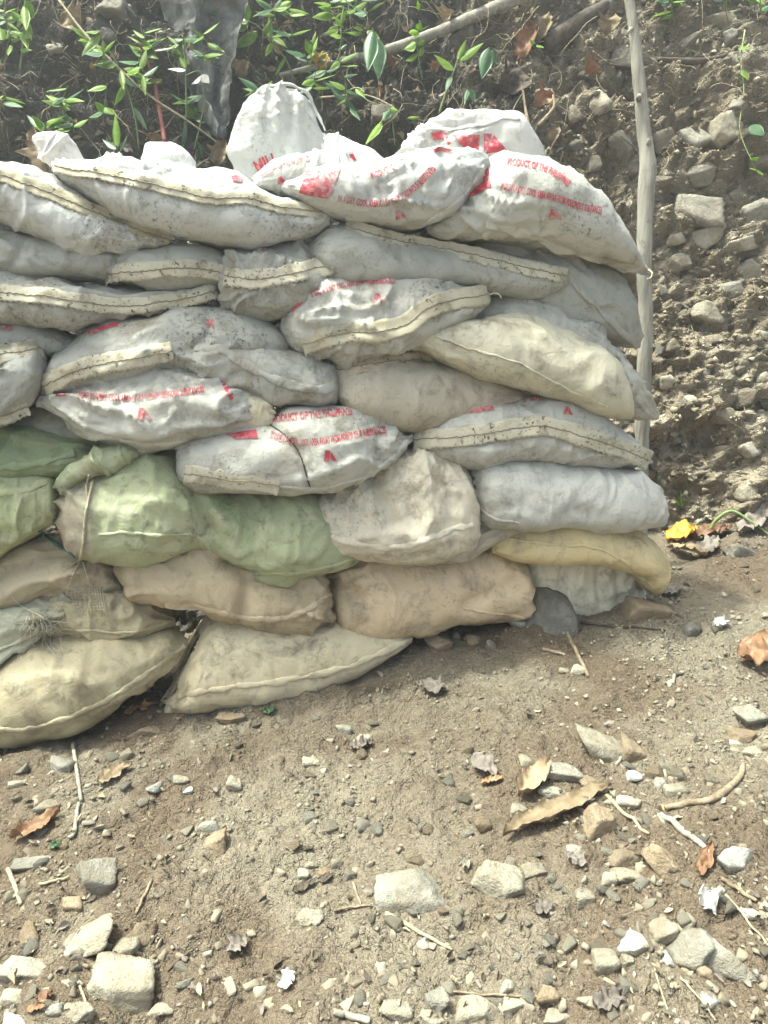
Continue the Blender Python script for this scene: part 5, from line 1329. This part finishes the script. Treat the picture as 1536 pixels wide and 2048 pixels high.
# ================================================================ tangle of roots, dead stems and leaf scraps: nobody could count it
def tangle(name, label, n, box, seed, mat, rr, ln, front, density=None):
    rsn = np.random.RandomState(seed); VV, FF, k = [], [], 0
    for _ in range(n):
        px, py = rsn.uniform(*box[0]), rsn.uniform(*box[1])
        if density is not None and rsn.uniform() > density(px, py): continue
        a = rsn.uniform(0, 6.28); q = [(px, py)]
        m = rsn.randint(4, 8); L = rsn.uniform(*ln) / m
        for _j in range(m):
            a += rsn.normal() * 0.5; q.append((q[-1][0] + math.cos(a) * L, q[-1][1] + math.sin(a) * L + L * 0.25))
        q = spline(np.array(q), 10)
        d0 = [depth_of(bank_pt(*x)[0]) for x in (q[0], q[5], q[9])]
        dp = np.interp(np.arange(10), [0, 5, 9], d0) - rsn.uniform(0.005, front)
        P = np.array([CAM + ray(x, y) * d for (x, y), d in zip(q, dp)])
        V, F = tube(P, np.linspace(1, .4, 10) * rsn.uniform(*rr), 4)
        VV.append(V); FF += [tuple(i + k for i in f) for f in F]; k += len(V)
    V = np.vstack(VV); o = link(name, mesh_from(name, V, FF, mat)); tag(o, label, 'roots', None, 'stuff')
up_left = lambda x, y: 1.0 if x < 1100 else (0.45 if y < 200 else 0.2)
tangle('dry_roots', 'tangle of pale dry roots and stems on the bank', 620, ((-300, 1560), (-120, 360)), 3, M_STRAW, (0.0007, 0.0021), (25, 110), 0.10, up_left)
tangle('dark_roots', 'tangle of dark thin roots on the bank', 420, ((-300, 1640), (-120, 420)), 4, M_DARKTWIG, (0.0008, 0.0024), (30, 130), 0.08, up_left)
tangle('fine_rootlets', 'fine rootlets hanging from the earth at the right of the bank', 160, ((1150, 1600), (150, 1000)), 5, M_STRAW, (0.0006, 0.0013), (15, 60), 0.03)
def scraps(name, label, n, pts_fn, seed, mats, size, nrm0):
    rsn = np.random.RandomState(seed); VV, FF, k = [[] for _ in mats], [[] for _ in mats], [0] * len(mats)
    for _ in range(n):
        p, up = pts_fn(rsn)
        if p is None: continue
        L = rsn.uniform(*size); d = rsn.normal(size=3); nr = up + rsn.normal(size=3) * 0.55
        d = d - nr * np.dot(d, nr) / np.dot(nr, nr); d /= np.linalg.norm(d)
        V, F = blade(p, p + d * L, L * rsn.uniform(.25, .6), nr / np.linalg.norm(nr), rsn.uniform(-.3, .3), rsn.uniform(-.3, .5), rsn.uniform(0, 1), 6, 4, 0.3, rsn.randint(9999), 'oval')
        i = rsn.randint(len(mats)); VV[i].append(V + up * 0.006); FF[i].append(F + k[i]); k[i] += len(V)
    for i, mt in enumerate(mats):
        o = link(name, mesh_from(name, np.vstack(VV[i]), np.vstack(FF[i]), mt)); tag(o, label[i], 'leaf litter', None, 'stuff')
def on_bank(rsn):
    px, py = rsn.uniform(-300, 1300), rsn.uniform(-120, 350)
    if px > 1100 and rsn.uniform() < 0.5: return None, None
    p, n = bank_pt(px, py); return p - ray(px, py) * rsn.uniform(0, 0.05), np.array([0, -0.8, 0.5])
scraps('leaf_litter', ['tan leaf litter lying on the upper bank', 'rusty leaf litter lying on the upper bank', 'grey-mauve leaf litter lying on the upper bank', 'dark rotten leaf litter lying on the upper bank'], 900, on_bank, 8, [M_DRY, M_RUST, M_PURPLE, M_DARKTWIG], (0.012, 0.05), None)
def on_floor(rsn):
    px, py = rsn.uniform(-100, 1640), rsn.uniform(1080, 2080)
    if rsn.uniform() > (0.9 if (px > 1150 or px < 350 or py > 1850) else 0.35): return None, None
    p, n = ground_pt(px, py); return p, np.array([0, 0, 1.0])
scraps('ground_litter', ['straw and leaf crumbs on the ground', 'brown leaf crumbs on the ground', 'dark bark crumbs on the ground'], 900, on_floor, 9, [M_STRAW, M_PURPLE, M_DARKTWIG], (0.006, 0.024), None)

# ================================================================ the grey sheet hanging in the hollow
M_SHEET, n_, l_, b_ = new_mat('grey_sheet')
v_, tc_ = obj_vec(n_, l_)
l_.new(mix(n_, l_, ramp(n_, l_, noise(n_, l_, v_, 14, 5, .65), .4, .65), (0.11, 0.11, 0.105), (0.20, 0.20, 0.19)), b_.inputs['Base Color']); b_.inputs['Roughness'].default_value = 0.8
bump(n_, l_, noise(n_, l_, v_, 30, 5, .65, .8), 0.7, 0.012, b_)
nu_, nv_ = 70, 60
V = np.zeros((nu_, nv_, 3))
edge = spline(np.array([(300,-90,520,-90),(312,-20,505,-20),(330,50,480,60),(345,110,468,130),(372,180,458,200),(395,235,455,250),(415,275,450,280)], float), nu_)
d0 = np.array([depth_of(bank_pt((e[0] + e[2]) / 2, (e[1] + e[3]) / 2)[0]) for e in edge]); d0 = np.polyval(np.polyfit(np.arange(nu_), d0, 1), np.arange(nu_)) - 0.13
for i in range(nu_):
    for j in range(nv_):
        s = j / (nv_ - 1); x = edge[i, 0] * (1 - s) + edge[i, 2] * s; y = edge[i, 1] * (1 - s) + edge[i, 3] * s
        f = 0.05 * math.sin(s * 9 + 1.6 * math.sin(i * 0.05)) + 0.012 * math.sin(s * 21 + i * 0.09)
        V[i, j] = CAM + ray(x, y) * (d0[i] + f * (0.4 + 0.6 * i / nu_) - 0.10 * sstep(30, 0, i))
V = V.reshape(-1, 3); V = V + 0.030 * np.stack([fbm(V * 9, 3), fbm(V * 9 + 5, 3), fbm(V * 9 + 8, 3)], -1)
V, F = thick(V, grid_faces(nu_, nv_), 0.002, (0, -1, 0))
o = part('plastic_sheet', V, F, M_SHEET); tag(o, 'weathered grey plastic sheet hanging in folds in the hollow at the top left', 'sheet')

# ================================================================ twine, threads, strap, cord
M_TWINE = wood_mat('twine', (0.46, 0.40, 0.27), (0.62, 0.56, 0.42), (80, 80, 80))
def on_face(px, py, keys, off=0.006):
    best = None
    for k in keys:
        dp = surf_cast(TREES[k], px, py)
        if dp is not None and (best is None or dp < best): best = dp
    if best is None: best = depth_of(wall_pt(np.array(px), np.array(py), 0.1))
    return CAM + ray(px, py) * (best - off)
def strand(pts, r, keys, parent, name, mat, off=0.006, seg=30, sides=5):
    q = spline(np.array(pts, float), seg); P = np.array([on_face(x, y, keys, off) for x, y in q])
    for _ in range(3): P[1:-1] = (P[:-2] + P[1:-1] * 2 + P[2:]) / 4
    V, F = tube(P, r, sides); return part(name, V, F, mat, parent)
K = ['b27', 'b26', 'b35', 'b36', 'b34', 'b25']
tw = empty('twine', on_face(165, 1150, K)); tag(tw, 'frayed twine hanging down from the tied green sack neck', 'twine')
strand([(186,958),(180,985),(172,1020),(168,1060),(164,1100),(160,1118)], np.linspace(0.0034, 0.0042, 30), K, tw, 'cord', M_TWINE)
strand([(178,950),(172,975),(176,1000),(170,1030)], 0.0028, K, tw, 'cord', M_TWINE)
for pts in ([(162,1118),(150,1126),(136,1135),(124,1142)], [(160,1122),(148,1145),(138,1170),(132,1195)], [(165,1120),(172,1145),(180,1168),(190,1185)], [(160,1120),(152,1112),(150,1105)], [(160,1122),(140,1128),(120,1130)]):
    strand(pts, np.linspace(0.0022, 0.0010, 20), K, tw, 'loose_end', M_TWINE, 0.008, 20)
st = empty('strap', on_face(120, 1100, K)); tag(st, 'dark teal plastic strap poking out below the yellow-green sack', 'strap')
strand([(80,1062),(100,1078),(120,1092),(150,1112)], 0.0055, ['b25', 'b35', 'b27'], st, 'strap_band', leaf_mat('teal', (0.035, 0.13, 0.11), (0.05, 0.17, 0.15), 0.0, 0.4), 0.006, 20, 4)
cd = empty('cord', on_face(600, 900, ['b21'])); tag(cd, 'dark thin cord across the sandbag with two rows of lettering', 'cord')
strand([(535,846),(565,866),(590,892),(606,925),(614,955),(622,980)], 0.0022, ['b21'], cd, 'cord_line', M_DARKTWIG, 0.002, 40)
K2 = ['b36', 'b37', 'b38', 'b35']
th = empty('frayed_threads', on_face(90, 1290, K2)); tag(th, 'tuft of white frayed threads hanging over the bottom left sandbag', 'threads')
rt = np.random.RandomState(31)
for k in range(46):
    x0, y0 = rt.normal(82, 14), rt.normal(1240, 10); L = rt.uniform(25, 95); a = rt.normal(1.5, 0.75)
    pts = [(x0, y0)]
    for j in range(4):
        a += rt.normal() * 0.5; pts.append((pts[-1][0] + math.cos(a) * L / 4, pts[-1][1] + math.sin(a) * L / 4))
    strand(pts, np.linspace(0.0013, 0.0006, 14), K2, th, 'thread', M_TWINE if k % 3 else M_SILVER, rt.uniform(0.004, 0.022), 14, 4)
wv = empty('loose_weave', on_face(170, 1220, K2)); tag(wv, 'patch of loose open weave on the olive sack', 'threads')
for k in range(13):
    x = 142 + k * 5.2
    strand([(x, 1172 + rt.uniform(-3, 3)), (x + 4 + rt.uniform(-2, 2), 1200), (x + 9, 1226 + rt.uniform(-8, 8))], 0.0011, K2, wv, 'thread', M_TWINE, 0.005, 12, 4)
for k in range(8):
    y = 1178 + k * 6
    strand([(138 + k * 1.2, y), (170 + k, y + rt.uniform(-1.5, 1.5)), (204 + k * 1.4, y - 2)], 0.0010, K2, wv, 'thread', M_TWINE, 0.005, 12, 4)
fr = empty('frayed_hole', on_face(470, 1030, ['b27'])); tag(fr, 'frayed hole with loose pale green threads in the large green sandbag', 'threads')
M_GT = wood_mat('green_thread', (0.32, 0.42, 0.20), (0.46, 0.54, 0.33), (80, 80, 80))
for k in range(70):
    t = rt.uniform(); x0 = 428 + 72 * t + rt.normal() * 8; y0 = 985 + 62 * t + rt.normal() * 9
    L = rt.uniform(10, 30); a = rt.choice([0.7, 2.4, 0.1]) + rt.normal() * 0.3
    strand([(x0, y0), (x0 + math.cos(a) * L / 2, y0 + math.sin(a) * L / 2), (x0 + math.cos(a + .3) * L, y0 + math.sin(a + .3) * L)], 0.0009, ['b27'], fr, 'thread', M_GT, rt.uniform(0.003, 0.009), 8, 4)
for key, pts in (('b12', [(978,590),(990,586),(1000,590),(1002,596)]), ('b6', [(1296,540),(1304,544),(1302,556),(1294,558)]), ('b31', [(982,1086),(984,1098),(982,1108)])):
    e = empty('loose_thread', on_face(*pts[0], [key])); tag(e, {'b12': 'short loose thread at the right end of the faded-lettered sandbag band', 'b6': 'hooked loose thread at the tip of the arched-lettering sandbag', 'b31': 'loose thread at the left tip of the yellow-brown sandbag'}[key], 'thread')
    strand(pts, 0.0022, [key], e, 'thread_end', M_TWINE, 0.004, 14)

# ================================================================ thin air volume, added to stand in for lens glare
hz = bpy.data.meshes.new('glare_haze'); bmh = bmesh.new(); bmesh.ops.create_cube(bmh, size=1.0); bmh.to_mesh(hz); bmh.free()
ho = bpy.data.objects.new('glare_haze', hz); COL.objects.link(ho)
zlo, zhi = min(GV[:, 2].min(), BV[:, 2].min()) - 1.0, max(BV[:, 2].max(), 3.5) + 0.6
ho.scale = (100, 100, zhi - zlo); ho.location = (0, 2, (zlo + zhi) / 2)
mh = bpy.data.materials.new('glare_haze_air'); mh.use_nodes = True; nh = mh.node_tree.nodes; nh.remove(nh['Principled BSDF'])
pv = nh.new('ShaderNodeVolumePrincipled'); pv.inputs['Color'].default_value = (0.92, 0.96, 1.0, 1); pv.inputs['Density'].default_value = 0.014; pv.inputs['Anisotropy'].default_value = 0.5
mh.node_tree.links.new(pv.outputs[0], nh['Material Output'].inputs['Volume']); hz.materials.append(mh); mh.cycles.homogeneous_volume = True
tag(ho, 'thin pale air volume added to stand in for lens glare', 'glare_haze', None, 'stuff')
